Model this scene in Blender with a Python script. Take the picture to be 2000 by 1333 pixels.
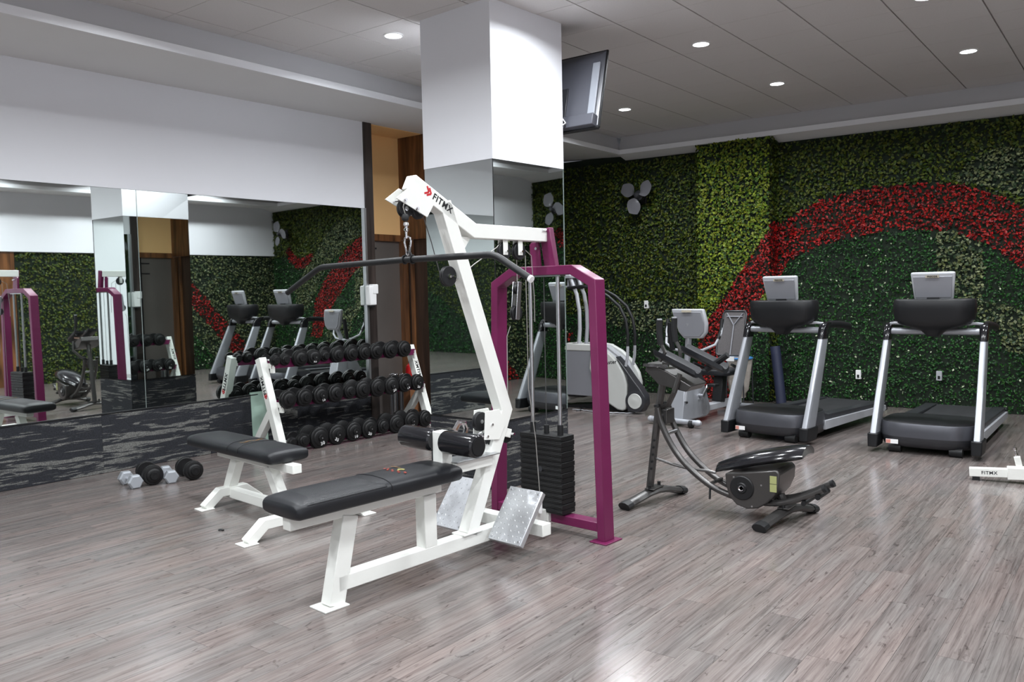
import bpy, bmesh, math, random
import numpy as np
from mathutils import Vector, Matrix
random.seed(7); rng=np.random.default_rng(7)
for o in list(bpy.data.objects): bpy.data.objects.remove(o)
SC=bpy.context.scene; COL=SC.collection
pi=math.pi
# ---------------------------------------------------------------- camera
cd=bpy.data.cameras.new('camera'); cam=bpy.data.objects.new('camera',cd); COL.objects.link(cam)
F_PX=1620; yaw,pit,rol=.6537,.0622,-.0212
cd.sensor_width=36; cd.sensor_fit='HORIZONTAL'; cd.lens=F_PX/2000*36; cd.clip_start=.05
f0=Vector((-math.sin(yaw),math.cos(yaw),0)); r0=Vector((math.cos(yaw),math.sin(yaw),0)); u0=Vector((0,0,1))
f1=f0*math.cos(pit)-u0*math.sin(pit); u1=u0*math.cos(pit)+f0*math.sin(pit)
r1=r0*math.cos(rol)+u1*math.sin(rol); u2=u1*math.cos(rol)-r0*math.sin(rol)
CAM=Vector((0,0,1.5))
cam.matrix_world=Matrix(((r1.x,u2.x,-f1.x,CAM.x),(r1.y,u2.y,-f1.y,CAM.y),(r1.z,u2.z,-f1.z,CAM.z),(0,0,0,1)))
SC.camera=cam
def px(p):
    v=Vector(p)-CAM; d=v.dot(f1)
    if d<=.1: return None
    return 1000+F_PX*v.dot(r1)/d, 666.5-F_PX*v.dot(u2)/d
# ---------------------------------------------------------------- world, exposure
w=bpy.data.worlds.new('world'); SC.world=w; w.use_nodes=True
w.node_tree.nodes['Background'].inputs[0].default_value=(.75,.8,.9,1); w.node_tree.nodes['Background'].inputs[1].default_value=.25
SC.view_settings.view_transform='Standard'; SC.view_settings.look='None'; SC.view_settings.gamma=1; SC.view_settings.use_curve_mapping=False
SC.view_settings.exposure=0.0
LAMP_W=36.5
LAMPS=[(x,y) for y in (-2.65,-.75,1.15,3.05,4.95,6.88,8.75) for x in (-4.95,-3.13,-1.35,.45)]
# ---------------------------------------------------------------- materials
MATS={}
def mat(name,col,rough=.5,metal=0.,spec=.5,noise=None,bump=None,coat=0,emit=None,trans=0):
    """noise=(scale,amount) colour variation; bump=(scale,strength,distance)"""
    if name in MATS: return MATS[name]
    m=bpy.data.materials.new(name); m.use_nodes=True; nt=m.node_tree; b=nt.nodes['Principled BSDF']
    b.inputs['Base Color'].default_value=(*col,1); b.inputs['Roughness'].default_value=rough; b.inputs['Metallic'].default_value=metal
    b.inputs['Specular IOR Level'].default_value=spec; b.inputs['Coat Weight'].default_value=coat
    if emit: b.inputs['Emission Color'].default_value=(*emit[0],1); b.inputs['Emission Strength'].default_value=emit[1]
    tc=None
    def coord():
        nonlocal tc
        if tc is None: tc=nt.nodes.new('ShaderNodeTexCoord')
        return tc.outputs['Object']
    n=noise or (6,.06)
    tx=nt.nodes.new('ShaderNodeTexNoise'); tx.inputs['Scale'].default_value=n[0]; tx.inputs['Detail'].default_value=4
    nt.links.new(coord(),tx.inputs['Vector'])
    mr=nt.nodes.new('ShaderNodeMapRange'); mr.inputs['To Min'].default_value=1-n[1]; mr.inputs['To Max'].default_value=1+n[1]
    nt.links.new(tx.outputs['Fac'],mr.inputs['Value'])
    mx=nt.nodes.new('ShaderNodeMix'); mx.data_type='RGBA'; mx.blend_type='MULTIPLY'; mx.inputs['Factor'].default_value=1
    mx.inputs['A'].default_value=(*col,1); nt.links.new(mr.outputs['Result'],mx.inputs['B'])
    nt.links.new(mx.outputs['Result'],b.inputs['Base Color'])
    if bump:
        t2=nt.nodes.new('ShaderNodeTexNoise'); t2.inputs['Scale'].default_value=bump[0]; t2.inputs['Detail'].default_value=3
        nt.links.new(coord(),t2.inputs['Vector'])
        bp=nt.nodes.new('ShaderNodeBump'); bp.inputs['Strength'].default_value=bump[1]; bp.inputs['Distance'].default_value=bump[2]
        nt.links.new(t2.outputs['Fac'],bp.inputs['Height']); nt.links.new(bp.outputs['Normal'],b.inputs['Normal'])
    MATS[name]=m; return m
def nodes(name):
    m=bpy.data.materials.new(name); m.use_nodes=True; nt=m.node_tree; MATS[name]=m
    return m,nt,nt.nodes['Principled BSDF'],lambda t:nt.nodes.new(t),nt.links.new
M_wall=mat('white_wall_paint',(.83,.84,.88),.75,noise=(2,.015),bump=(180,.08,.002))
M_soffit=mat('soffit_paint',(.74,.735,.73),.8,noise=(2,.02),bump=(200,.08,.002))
M_cove=mat('cove_paint_shaded',(.60,.60,.62),.8,noise=(2,.02))  # greyer than the lip: shade above the lamp beams put into the colour
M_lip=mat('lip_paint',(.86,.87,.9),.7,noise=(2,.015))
M_tile=mat('mineral_fibre_tile',(.66,.635,.625),.9,noise=(90,.07),bump=(160,.35,.004))
M_tgrid=mat('ceiling_grid_grey',(.34,.33,.325),.8)  # darker grey slab seen in the gaps between tiles
M_white=mat('white_powder_coat',(.82,.83,.79),.32,noise=(3,.03),bump=(260,.04,.001))
M_purple=mat('purple_powder_coat',(.132,.011,.062),.34,noise=(5,.12),bump=(260,.04,.001))
M_vinyl=mat('black_vinyl',(.010,.011,.0135),.42,spec=.38,noise=(8,.12),bump=(420,.28,.001))
M_vinylr=mat('black_roller_vinyl',(.010,.010,.012),.14,noise=(8,.1))
M_blackp=mat('black_plastic',(.009,.0095,.011),.42,spec=.4)
M_dark=mat('dark_charcoal_plastic',(.030,.031,.036),.38)
M_hood=mat('graphite_metallic_plastic',(.085,.087,.10),.33,metal=.45)
M_rubber=mat('black_rubber',(.008,.0085,.0095),.5,spec=.4,noise=(30,.2),bump=(120,.2,.001))
M_iron=mat('black_iron_plates',(.0065,.0065,.007),.45,spec=.35,noise=(30,.2),bump=(90,.2,.001))
M_chrome=mat('chrome',(.8,.8,.82),.12,metal=1)
M_steel=mat('brushed_steel',(.55,.56,.58),.3,metal=1)
M_silver=mat('silver_paint',(.40,.415,.45),.38,metal=.5)
M_silverp=mat('silver_grey_plastic',(.42,.43,.46),.4,metal=.15)
M_screenb=mat('grey_console_back',(.24,.245,.27),.38,metal=.2)
M_cream=mat('pale_grey_plastic',(.52,.53,.51),.38)
M_gun=mat('gunmetal_tube',(.095,.092,.09),.3,metal=.7)
M_cable=mat('clear_coated_steel_cable',(.32,.31,.29),.4,metal=.3)
M_cabled=mat('dark_cable',(.06,.06,.06),.4)
M_hexg=mat('hammered_grey_iron',(.36,.38,.41),.4,metal=.3,bump=(140,.5,.002))
M_red=mat('red_print',(.55,.01,.02),.4); M_blk=mat('black_print',(.008,.008,.01),.4)
M_wht=mat('white_print',(.85,.85,.85),.5); M_amber=mat('amber_print',(.42,.20,.03),.5); M_ylw=mat('yellow_green_label',(.36,.38,.16),.5)
M_orange=mat('orange_laminate',(.95,.60,.27),.55,noise=(2,.02))
M_extred=mat('extinguisher_red',(.5,.01,.012),.3)
M_lampring=mat('lamp_trim_white',(.9,.9,.9),.5)
M_lamp=mat('lamp_glow',(1,1,1),.5,emit=((.93,.97,1),14))
M_mirror=mat('silvered_mirror',(.76,.81,.79),.015,metal=1,noise=(1,.01))
M_edge=mat('mirror_edge',(.35,.42,.40),.2,metal=.6)
M_tv=mat('tv_back_grey',(.075,.078,.095),.38,noise=(3,.1))
M_tvl=mat('tv_back_light_band',(.30,.32,.36),.4)
M_fan=mat('fan_blade_grey',(.15,.15,.165),.35)
M_blue=mat('blue_plastic',(.05,.25,.6),.4); M_navy=mat('navy_vinyl',(.02,.025,.055),.5)
M_bag=mat('translucent_white_bag',(.42,.38,.34),.35,noise=(12,.35),bump=(14,.8,.02))
M_mesh=mat('mesh_fabric',(.085,.078,.08),.7,noise=(120,.5))
M_greenpl=mat('pale_green_board',(.36,.50,.42),.6)
# wood
def wood(name,c1,c2,sc=(14,14,1.2)):
    m,nt,b,N,L=nodes(name)
    t=N('ShaderNodeTexCoord'); mp=N('ShaderNodeMapping'); mp.inputs['Scale'].default_value=sc; L(t.outputs['Object'],mp.inputs['Vector'])
    n=N('ShaderNodeTexNoise'); n.inputs['Scale'].default_value=1; n.inputs['Detail'].default_value=6; n.inputs['Distortion'].default_value=.6; L(mp.outputs[0],n.inputs['Vector'])
    r=N('ShaderNodeValToRGB'); r.color_ramp.elements[0].position=.35; r.color_ramp.elements[1].position=.7
    r.color_ramp.elements[0].color=(*c1,1); r.color_ramp.elements[1].color=(*c2,1); L(n.outputs['Fac'],r.inputs[0]); L(r.outputs[0],b.inputs['Base Color'])
    b.inputs['Roughness'].default_value=.28
    return m
M_wood=wood('dark_walnut',(.06,.026,.012),(.27,.115,.045))
M_wooddk=wood('dark_wood_door',(.030,.018,.012),(.085,.045,.028))
M_post=wood('dark_frame',(.02,.015,.014),(.06,.045,.04))
# floor planks: each plank its own tone, grain running along Y
def floor_mat():
    m,nt,b,N,L=nodes('grey_oak_laminate')
    g=N('ShaderNodeNewGeometry'); oi=N('ShaderNodeObjectInfo')
    at=N('ShaderNodeAttribute'); at.attribute_name='tone'
    ad=N('ShaderNodeMath'); ad.operation='ADD'; L(oi.outputs['Random'],ad.inputs[0]); L(at.outputs['Fac'],ad.inputs[1])
    fr=N('ShaderNodeMath'); fr.operation='FRACT'; L(ad.outputs[0],fr.inputs[0])
    wv=N('ShaderNodeMath'); wv.operation='MULTIPLY'; wv.inputs[1].default_value=37; L(ad.outputs[0],wv.inputs[0])
    def nz(sx,sy,detail,dist,rough=.55):
        mp=N('ShaderNodeMapping'); mp.inputs['Scale'].default_value=(sx,sy,1); L(g.outputs['Position'],mp.inputs['Vector'])
        n=N('ShaderNodeTexNoise'); n.noise_dimensions='4D'; n.inputs['Scale'].default_value=1; n.inputs['Detail'].default_value=detail
        n.inputs['Distortion'].default_value=dist; n.inputs['Roughness'].default_value=rough
        L(mp.outputs[0],n.inputs['Vector']); L(wv.outputs[0],n.inputs['W']); return n.outputs['Fac']
    fine=nz(120,3.2,6,.8,.68); mid=nz(26,1.3,5,1.3); big=nz(6,1.1,2,.4)
    knots=nz(15,5,3,2.6)
    r=N('ShaderNodeValToRGB'); e=r.color_ramp.elements
    e[0].position=.34; e[0].color=(.082,.069,.065,1); e[1].position=.70; e[1].color=(.262,.232,.219,1)
    x=e.new(.44); x.color=(.142,.121,.115,1); x=e.new(.54); x.color=(.198,.173,.163,1)
    mx=N('ShaderNodeMix'); mx.data_type='FLOAT'; mx.inputs['Factor'].default_value=.45; L(fine,mx.inputs['A']); L(mid,mx.inputs['B'])
    L(mx.outputs['Result'],r.inputs[0])
    mr=N('ShaderNodeMapRange'); mr.inputs['To Min'].default_value=.79; mr.inputs['To Max'].default_value=.95; L(fr.outputs[0],mr.inputs['Value'])
    m2=N('ShaderNodeMix'); m2.data_type='RGBA'; m2.blend_type='MULTIPLY'; m2.inputs['Factor'].default_value=1; L(r.outputs[0],m2.inputs['A']); L(mr.outputs['Result'],m2.inputs['B'])
    r2=N('ShaderNodeValToRGB'); r2.color_ramp.elements[0].position=.35; r2.color_ramp.elements[0].color=(.93,.97,.98,1); r2.color_ramp.elements[1].position=.65; r2.color_ramp.elements[1].color=(1.05,.985,.97,1); L(big,r2.inputs[0])
    m3=N('ShaderNodeMix'); m3.data_type='RGBA'; m3.blend_type='MULTIPLY'; m3.inputs['Factor'].default_value=1; L(m2.outputs['Result'],m3.inputs['A']); L(r2.outputs[0],m3.inputs['B'])
    r3=N('ShaderNodeValToRGB'); r3.color_ramp.elements[0].position=.27; r3.color_ramp.elements[0].color=(.45,.42,.42,1); r3.color_ramp.elements[1].position=.40; r3.color_ramp.elements[1].color=(1,1,1,1); L(knots,r3.inputs[0])
    m4=N('ShaderNodeMix'); m4.data_type='RGBA'; m4.blend_type='MULTIPLY'; m4.inputs['Factor'].default_value=1; L(m3.outputs['Result'],m4.inputs['A']); L(r3.outputs[0],m4.inputs['B'])
    L(m4.outputs['Result'],b.inputs['Base Color'])
    rr=N('ShaderNodeMapRange'); rr.inputs['To Min'].default_value=.10; rr.inputs['To Max'].default_value=.26; L(mid,rr.inputs['Value']); L(rr.outputs['Result'],b.inputs['Roughness'])
    bp=N('ShaderNodeBump'); bp.inputs['Strength'].default_value=.25; bp.inputs['Distance'].default_value=.0012; L(fine,bp.inputs['Height']); L(bp.outputs['Normal'],b.inputs['Normal'])
    b.inputs['Specular IOR Level'].default_value=.5
    return m
M_floor=floor_mat(); M_floorb=mat('floor_joint_dark',(.07,.06,.06),.7)
# dark carpet-tile cladding with broken grey streaks
def carpet_mat():
    m,nt,b,N,L=nodes('streaked_carpet_tile')
    g=N('ShaderNodeNewGeometry'); oi=N('ShaderNodeObjectInfo')
    sx=N('ShaderNodeSeparateXYZ'); L(g.outputs['Position'],sx.inputs[0])
    ad=N('ShaderNodeMath'); ad.operation='ADD'; L(sx.outputs[0],ad.inputs[0]); L(sx.outputs[1],ad.inputs[1])
    cb=N('ShaderNodeCombineXYZ'); L(ad.outputs[0],cb.inputs[0]); L(sx.outputs[2],cb.inputs[1])
    w=N('ShaderNodeMath'); w.operation='MULTIPLY'; w.inputs[1].default_value=23; L(oi.outputs['Random'],w.inputs[0])
    def nz(a,bb,de,di):
        mp=N('ShaderNodeMapping'); mp.inputs['Scale'].default_value=(a,bb,1); L(cb.outputs[0],mp.inputs['Vector'])
        n=N('ShaderNodeTexNoise'); n.noise_dimensions='4D'; n.inputs['Scale'].default_value=1; n.inputs['Detail'].default_value=de; n.inputs['Distortion'].default_value=di; n.inputs['Roughness'].default_value=.6
        L(mp.outputs[0],n.inputs['Vector']); L(w.outputs[0],n.inputs['W']); return n.outputs['Fac']
    s=nz(2.6,34,8,.9); patch=nz(1.3,5,3,.3)
    mu=N('ShaderNodeMath'); mu.operation='MULTIPLY_ADD'; mu.inputs[1].default_value=.45; L(patch,mu.inputs[0]); L(s,mu.inputs[2])
    r=N('ShaderNodeValToRGB'); r.color_ramp.elements[0].position=.768; r.color_ramp.elements[0].color=(.020,.022,.029,1); r.color_ramp.elements[1].position=.797; r.color_ramp.elements[1].color=(.18,.18,.17,1)
    L(mu.outputs[0],r.inputs[0])
    loop=N('ShaderNodeTexVoronoi'); loop.inputs['Scale'].default_value=110; L(cb.outputs[0],loop.inputs['Vector'])
    mr=N('ShaderNodeMapRange'); mr.inputs['From Max'].default_value=.6; mr.inputs['To Min'].default_value=1.2; mr.inputs['To Max'].default_value=.55; L(loop.outputs['Distance'],mr.inputs['Value'])
    m1=N('ShaderNodeMix'); m1.data_type='RGBA'; m1.blend_type='MULTIPLY'; m1.inputs['Factor'].default_value=1; L(r.outputs[0],m1.inputs['A']); L(mr.outputs['Result'],m1.inputs['B']); L(m1.outputs['Result'],b.inputs['Base Color'])
    b.inputs['Roughness'].default_value=.9
    bp=N('ShaderNodeBump'); bp.inputs['Strength'].default_value=.5; bp.inputs['Distance'].default_value=.003; bp.invert=True; L(loop.outputs['Distance'],bp.inputs['Height']); L(bp.outputs['Normal'],b.inputs['Normal'])
    return m
M_carpet=carpet_mat(); M_carpetb=mat('black_backing',(.012,.012,.015),.9)
def leaf_mat(name,rough=.45):
    m,nt,b,N,L=nodes(name)
    at=N('ShaderNodeAttribute'); at.attribute_name='leafcol'; L(at.outputs['Color'],b.inputs['Base Color']); b.inputs['Roughness'].default_value=rough
    b.inputs['Specular IOR Level'].default_value=.3
    return m
M_leaf=leaf_mat('artificial_leaf'); M_back=mat('dark_hedge_backing',(.006,.014,.006),.9)
# diamond plate
def diamond():
    m,nt,b,N,L=nodes('aluminium_checker_plate')
    t=N('ShaderNodeTexCoord'); b.inputs['Base Color'].default_value=(.70,.72,.75,1); b.inputs['Metallic'].default_value=.85; b.inputs['Roughness'].default_value=.33
    n=N('ShaderNodeTexNoise'); n.inputs['Scale'].default_value=14; L(t.outputs['Object'],n.inputs['Vector'])
    mr=N('ShaderNodeMapRange'); mr.inputs['To Min'].default_value=.22; mr.inputs['To Max'].default_value=.5; L(n.outputs['Fac'],mr.inputs['Value']); L(mr.outputs['Result'],b.inputs['Roughness'])
    return m
M_diam=diamond()
def ribbed():
    m,nt,b,N,L=nodes('ribbed_black_vinyl')
    t=N('ShaderNodeTexCoord'); b.inputs['Base Color'].default_value=(.009,.010,.0125,1); b.inputs['Roughness'].default_value=.38
    v=N('ShaderNodeTexVoronoi'); v.inputs['Scale'].default_value=130; v.inputs['Randomness'].default_value=.15; L(t.outputs['Object'],v.inputs['Vector'])
    bp=N('ShaderNodeBump'); bp.inputs['Strength'].default_value=.7; bp.inputs['Distance'].default_value=.003; L(v.outputs['Distance'],bp.inputs['Height']); L(bp.outputs['Normal'],b.inputs['Normal'])
    return m
M_ribv=ribbed()
# ---------------------------------------------------------------- mesh helpers
AX={'x':(1,2,0),'y':(0,2,1),'z':(0,1,2)}   # in-plane u,v and extrusion axis
def P3(u,v,w,ax):
    a=AX[ax]; p=[0,0,0]; p[a[0]]=u; p[a[1]]=v; p[a[2]]=w; return tuple(p)
class MB:
    def __init__(s): s.v=[]; s.f=[]
    def add(s,vs,fs):
        k=len(s.v); s.v+= [tuple(v) for v in vs]; s.f+=[tuple(i+k for i in f) for f in fs]; return s
    def box(s,x0,x1,y0,y1,z0,z1,M=None):
        vs=[Vector((x,y,z)) for x in (x0,x1) for y in (y0,y1) for z in (z0,z1)]
        if M is not None: vs=[M@v for v in vs]
        return s.add(vs,[(0,1,3,2),(4,6,7,5),(0,4,5,1),(2,3,7,6),(0,2,6,4),(1,5,7,3)])
    def prism(s,poly,ax,w0,w1):
        n=len(poly); vs=[P3(u,v,w0,ax) for u,v in poly]+[P3(u,v,w1,ax) for u,v in poly]
        return s.add(vs,[tuple(range(n))[::-1],tuple(range(n,2*n))]+[(i,(i+1)%n,n+(i+1)%n,n+i) for i in range(n)])
    def bar(s,pts,t,ax,w0,w1):
        """flat polyline of rectangular tube: thickness t in plane, extruded w0..w1; mitred"""
        n=len(pts); A=[];B=[]
        for i in range(n):
            p=Vector(pts[i])
            d1=(p-Vector(pts[i-1])).normalized() if i>0 else None
            d2=(Vector(pts[i+1])-p).normalized() if i<n-1 else None
            if d1 is None: nn=Vector((-d2.y,d2.x)); k=1
            elif d2 is None: nn=Vector((-d1.y,d1.x)); k=1
            else:
                a=Vector((-d1.y,d1.x)); b=Vector((-d2.y,d2.x)); nn=(a+b).normalized(); k=1/max(.3,nn.dot(a))
            A.append(p+nn*t/2*k); B.append(p-nn*t/2*k)
        vs=[];fs=[]
        for i in range(n):
            vs+=[P3(A[i].x,A[i].y,w0,ax),P3(B[i].x,B[i].y,w0,ax),P3(B[i].x,B[i].y,w1,ax),P3(A[i].x,A[i].y,w1,ax)]
        for i in range(n-1):
            for j in range(4): fs.append((4*i+j,4*i+(j+1)%4,4*i+4+(j+1)%4,4*i+4+j))
        fs+= [(3,2,1,0),tuple(4*(n-1)+j for j in range(4))]
        return s.add(vs,fs)
    def pipe(s,pts,r,n=10,r2=None,sq=None,caps=True):
        pts=[Vector(p) for p in pts]; m=len(pts); rings=[]
        t0=(pts[1]-pts[0]).normalized(); up=Vector((0,0,1)) if abs(t0.z)<.9 else Vector((1,0,0))
        a=t0.cross(up).normalized()
        for i in range(m):
            if i==0:t=pts[1]-pts[0]
            elif i==m-1:t=pts[-1]-pts[-2]
            else:t=(pts[i+1]-pts[i]).normalized()+(pts[i]-pts[i-1]).normalized()
            t.normalize(); a=(a-t*a.dot(t)).normalized(); b=t.cross(a)
            rr=r if r2 is None else r+(r2-r)*i/(m-1)
            k=(sq or (1,1)); rings.append([pts[i]+a*math.cos(2*pi*j/n)*rr*k[0]+b*math.sin(2*pi*j/n)*rr*k[1] for j in range(n)])
        return s.loft(rings,caps)
    def loft(s,rings,caps=True,closed=False):
        n=len(rings[0]); vs=[p for r in rings for p in r]; fs=[]; m=len(rings)
        for i in range(m if closed else m-1):
            k=(i+1)%m
            for j in range(n): fs.append((i*n+j,i*n+(j+1)%n,k*n+(j+1)%n,k*n+j))
        if caps and not closed: fs+=[tuple(range(n))[::-1],tuple((m-1)*n+j for j in range(n))]
        return s.add(vs,fs)
    def cyl(s,p0,p1,r,n=16,r2=None):
        return s.pipe([p0,p1],r,n,r2)
    def lathe(s,prof,p0,d,n=20):
        p0=Vector(p0); d=Vector(d).normalized(); up=Vector((0,0,1)) if abs(d.z)<.9 else Vector((1,0,0)); a=d.cross(up).normalized(); b=d.cross(a)
        return s.loft([[p0+d*h+(a*math.cos(2*pi*j/n)+b*math.sin(2*pi*j/n))*max(r,1e-4) for j in range(n)] for r,h in prof])
    def torus(s,c,d,R,r,n=20,m=8):
        c=Vector(c); d=Vector(d).normalized(); up=Vector((0,0,1)) if abs(d.z)<.9 else Vector((1,0,0)); a=d.cross(up).normalized(); b=d.cross(a)
        rings=[]
        for i in range(n):
            e=a*math.cos(2*pi*i/n)+b*math.sin(2*pi*i/n)
            rings.append([c+e*(R+r*math.cos(2*pi*j/m))+d*r*math.sin(2*pi*j/m) for j in range(m)])
        return s.loft(rings,False,True)
    def build(s,name,m,parent=None,smooth=35,bevel=0,seg=2,kind=None):
        me=bpy.data.meshes.new(name); me.from_pydata([tuple(v) for v in s.v],[],s.f)
        bm=bmesh.new(); bm.from_mesh(me); bmesh.ops.recalc_face_normals(bm,faces=bm.faces); bm.to_mesh(me); bm.free()
        me.materials.append(m)
        if smooth:
            me.shade_smooth(); me.set_sharp_from_angle(angle=math.radians(smooth))
        o=bpy.data.objects.new(name,me); COL.objects.link(o)
        if parent is not None: o.parent=parent
        if bevel:
            b=o.modifiers.new('bevel','BEVEL'); b.width=bevel; b.segments=seg; b.limit_method='ANGLE'; b.angle_limit=math.radians(40)
        if kind: o['kind']=kind
        return o
def tag(o,label,cat,group=None,kind=None):
    o['label']=label; o['category']=cat
    if group: o['group']=group
    if kind: o['kind']=kind
    return o
def thing(name,label,cat,loc,deg=0,group=None):
    o=bpy.data.objects.new(name,None); COL.objects.link(o); o.location=loc; o.rotation_euler=(0,0,math.radians(deg)); o.empty_display_size=.1
    return tag(o,label,cat,group)
def copy_tree(o,parent=None):
    c=o.copy(); COL.objects.link(c)
    if parent is not None: c.parent=parent
    for ch in o.children: copy_tree(ch,c)
    return c
def struct(name):
    o=bpy.data.objects.new(name,None); COL.objects.link(o); o['kind']='structure'; return o
def text(name,s,size,m,parent,origin,X,Y,ext=.0006,off=0.0,align='CENTER'):
    cu=bpy.data.curves.new(name,'FONT'); cu.body=s; cu.size=size; cu.extrude=ext; cu.offset=off; cu.align_x=align; cu.align_y='CENTER'; cu.resolution_u=3; cu.space_character=1.12
    t=bpy.data.objects.new(name,cu); COL.objects.link(t); dg=bpy.context.evaluated_depsgraph_get()
    me=bpy.data.meshes.new_from_object(t.evaluated_get(dg)); bpy.data.objects.remove(t)
    X=Vector(X).normalized(); Y=Vector(Y); Y=(Y-X*X.dot(Y)).normalized(); Z=X.cross(Y)
    me.transform(Matrix(((X.x,Y.x,Z.x,origin[0]),(X.y,Y.y,Z.y,origin[1]),(X.z,Y.z,Z.z,origin[2]),(0,0,0,1))))
    me.materials.clear(); me.materials.append(m); me.name=name
    o=bpy.data.objects.new(name,me); COL.objects.link(o); o.parent=parent; return o
def sup(c,a,b,e,n,ax='z'):
    """superellipse ring in plane"""
    out=[]
    for j in range(n):
        t=2*pi*j/n; ct,st=math.cos(t),math.sin(t)
        u=math.copysign(abs(ct)**(2/e),ct)*a; v=math.copysign(abs(st)**(2/e),st)*b
        p=P3(u,v,0,ax); out.append(Vector(c)+Vector(p))
    return out
# ================================================================ ROOM
XL,XR,YF=-7.05,1.55,-4.6
def W(X): return 10.62+.04*(X+1.1)
def LIPY(X): return 10.20+.032*(X+5.86)
ZC=3.60
# ---- floor: slab + laminate planks
floor=struct('floor')
MB().box(-7.6,XR+.1,YF-.1,10.9,-.15,-.0045).build('slab',M_floorb,floor,smooth=0)
PW,PL=.140,1.22
pm=MB().box(-PW/2+.0006,PW/2-.0006,-PL/2+.0007,PL/2-.0007,-.0045,0).build('plank',M_floor,floor,smooth=0)
pmesh=pm.data; bpy.data.objects.remove(pm)
whole=[];rest=[]
nx=int((XR+7.5)/PW)+1
for i in range(nx):
    x0=-7.5+i*PW; y=YF-random.random()*PL
    while y<10.75:
        a,b=max(y,YF),min(y+PL,10.75); cx,cy=x0+PW/2,y+PL/2
        if b-a>.02:
            q=[px((x,yy,0)) for x in (x0,x0+PW) for yy in (a,b,(a+b)/2)]
            vis=any(p and -30<p[0]<2030 and p[1]<1363 for p in q)
            if vis and b-a>PL-.01 and x0+PW<XR: whole.append((math.hypot(cx,cy),cx,cy))
            else: rest.append((x0,x0+PW,a,b))
        y+=PL
whole.sort()
for d,cx,cy in whole[300:]: rest.append((cx-PW/2,cx+PW/2,cy-PL/2,cy+PL/2))
for d,cx,cy in whole[:300]:
    o=bpy.data.objects.new('plank',pmesh); COL.objects.link(o); o.parent=floor; o.location=(cx,cy,0)
m=MB(); tone=[]
for a,b,c,d in rest:
    m.box(a+.0006,min(b,XR)-.0006,c+.0007,d-.0007,-.0045,0); t=random.random()*3+2; tone+=[t]*8
o=m.build('distant_planks',M_floor,floor,smooth=0,kind='stuff')
at=o.data.attributes.new('tone','FLOAT','POINT'); at.data.foreach_set('value',tone)
# ---- ceiling: slab, tiles, coves
ceil=struct('ceiling')
MB().box(-7.6,XR+.2,YF-.1,10.9,ZC+.012,ZC+.15).build('ceiling_slab',M_tgrid,ceil,smooth=0)
T=.595; cx0,cx1,cy0,cy1=-5.99,.94,YF,10.50
tm_=MB().box(-T/2+.006,T/2-.006,-T/2+.0022,T/2-.0022,0,.011).build('ceiling_tile',M_tile,ceil,smooth=0); tmesh=tm_.data; bpy.data.objects.remove(tm_)
i0=int(math.floor((cx0+2.22)/T)); j0=int(math.floor((cy0-4.71)/T))
for i in range(i0,14):
    for j in range(j0,14):
        a,b=-2.22+i*T,-2.22+(i+1)*T; c,d=4.71+j*T,4.71+(j+1)*T
        A,B,Cc,D=max(a,cx0),min(b,cx1),max(c,cy0),min(d,cy1)
        if B-A<.03 or D-Cc<.03: continue
        if B-A>T-.001 and D-Cc>T-.001:
            o=bpy.data.objects.new('ceiling_tile',tmesh); COL.objects.link(o); o.parent=ceil; o.location=((a+b)/2,(c+d)/2,ZC)
        else: MB().box(A+.006,B-.006,Cc+.002,D-.002,ZC,ZC+.011).build('ceiling_tile',M_tile,ceil,smooth=0)
XLIP=-5.865
# left soffit underside, lip and sloped cove face
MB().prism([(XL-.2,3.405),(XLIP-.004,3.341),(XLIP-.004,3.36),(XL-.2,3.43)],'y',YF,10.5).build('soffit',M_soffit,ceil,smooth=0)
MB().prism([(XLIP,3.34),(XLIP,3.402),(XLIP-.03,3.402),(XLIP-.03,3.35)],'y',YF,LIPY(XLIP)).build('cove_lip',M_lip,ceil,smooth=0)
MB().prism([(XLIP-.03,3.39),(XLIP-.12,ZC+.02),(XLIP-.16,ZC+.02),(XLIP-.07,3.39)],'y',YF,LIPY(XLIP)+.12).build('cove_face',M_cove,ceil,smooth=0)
# back soffit
ya,yb=LIPY(XLIP-.03),LIPY(XR)
def backstrip(name,m,prof):
    "prof = list of (dy,z) behind the lip line"
    v=[(XLIP-.03,ya+dy,z) for dy,z in prof]+[(XR+.1,yb+dy,z) for dy,z in prof]; n=len(prof)
    MB().add(v,[tuple(range(n))[::-1],tuple(range(n,2*n))]+[(i,(i+1)%n,n+(i+1)%n,n+i) for i in range(n)]).build(name,m,ceil,smooth=0)
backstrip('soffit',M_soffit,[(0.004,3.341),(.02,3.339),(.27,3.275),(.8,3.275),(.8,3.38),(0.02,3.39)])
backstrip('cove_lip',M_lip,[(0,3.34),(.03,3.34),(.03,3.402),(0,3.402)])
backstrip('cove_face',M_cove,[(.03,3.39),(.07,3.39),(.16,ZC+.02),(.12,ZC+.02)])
# right soffit (only mirrors see it)
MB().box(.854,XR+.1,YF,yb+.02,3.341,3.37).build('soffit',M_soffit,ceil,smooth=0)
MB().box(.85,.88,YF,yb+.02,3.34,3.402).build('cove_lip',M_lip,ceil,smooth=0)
MB().prism([(.88,3.39),(.97,ZC+.02),(1.01,ZC+.02),(.92,3.39)],'y',YF,yb+.1).build('cove_face',M_cove,ceil,smooth=0)
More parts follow.
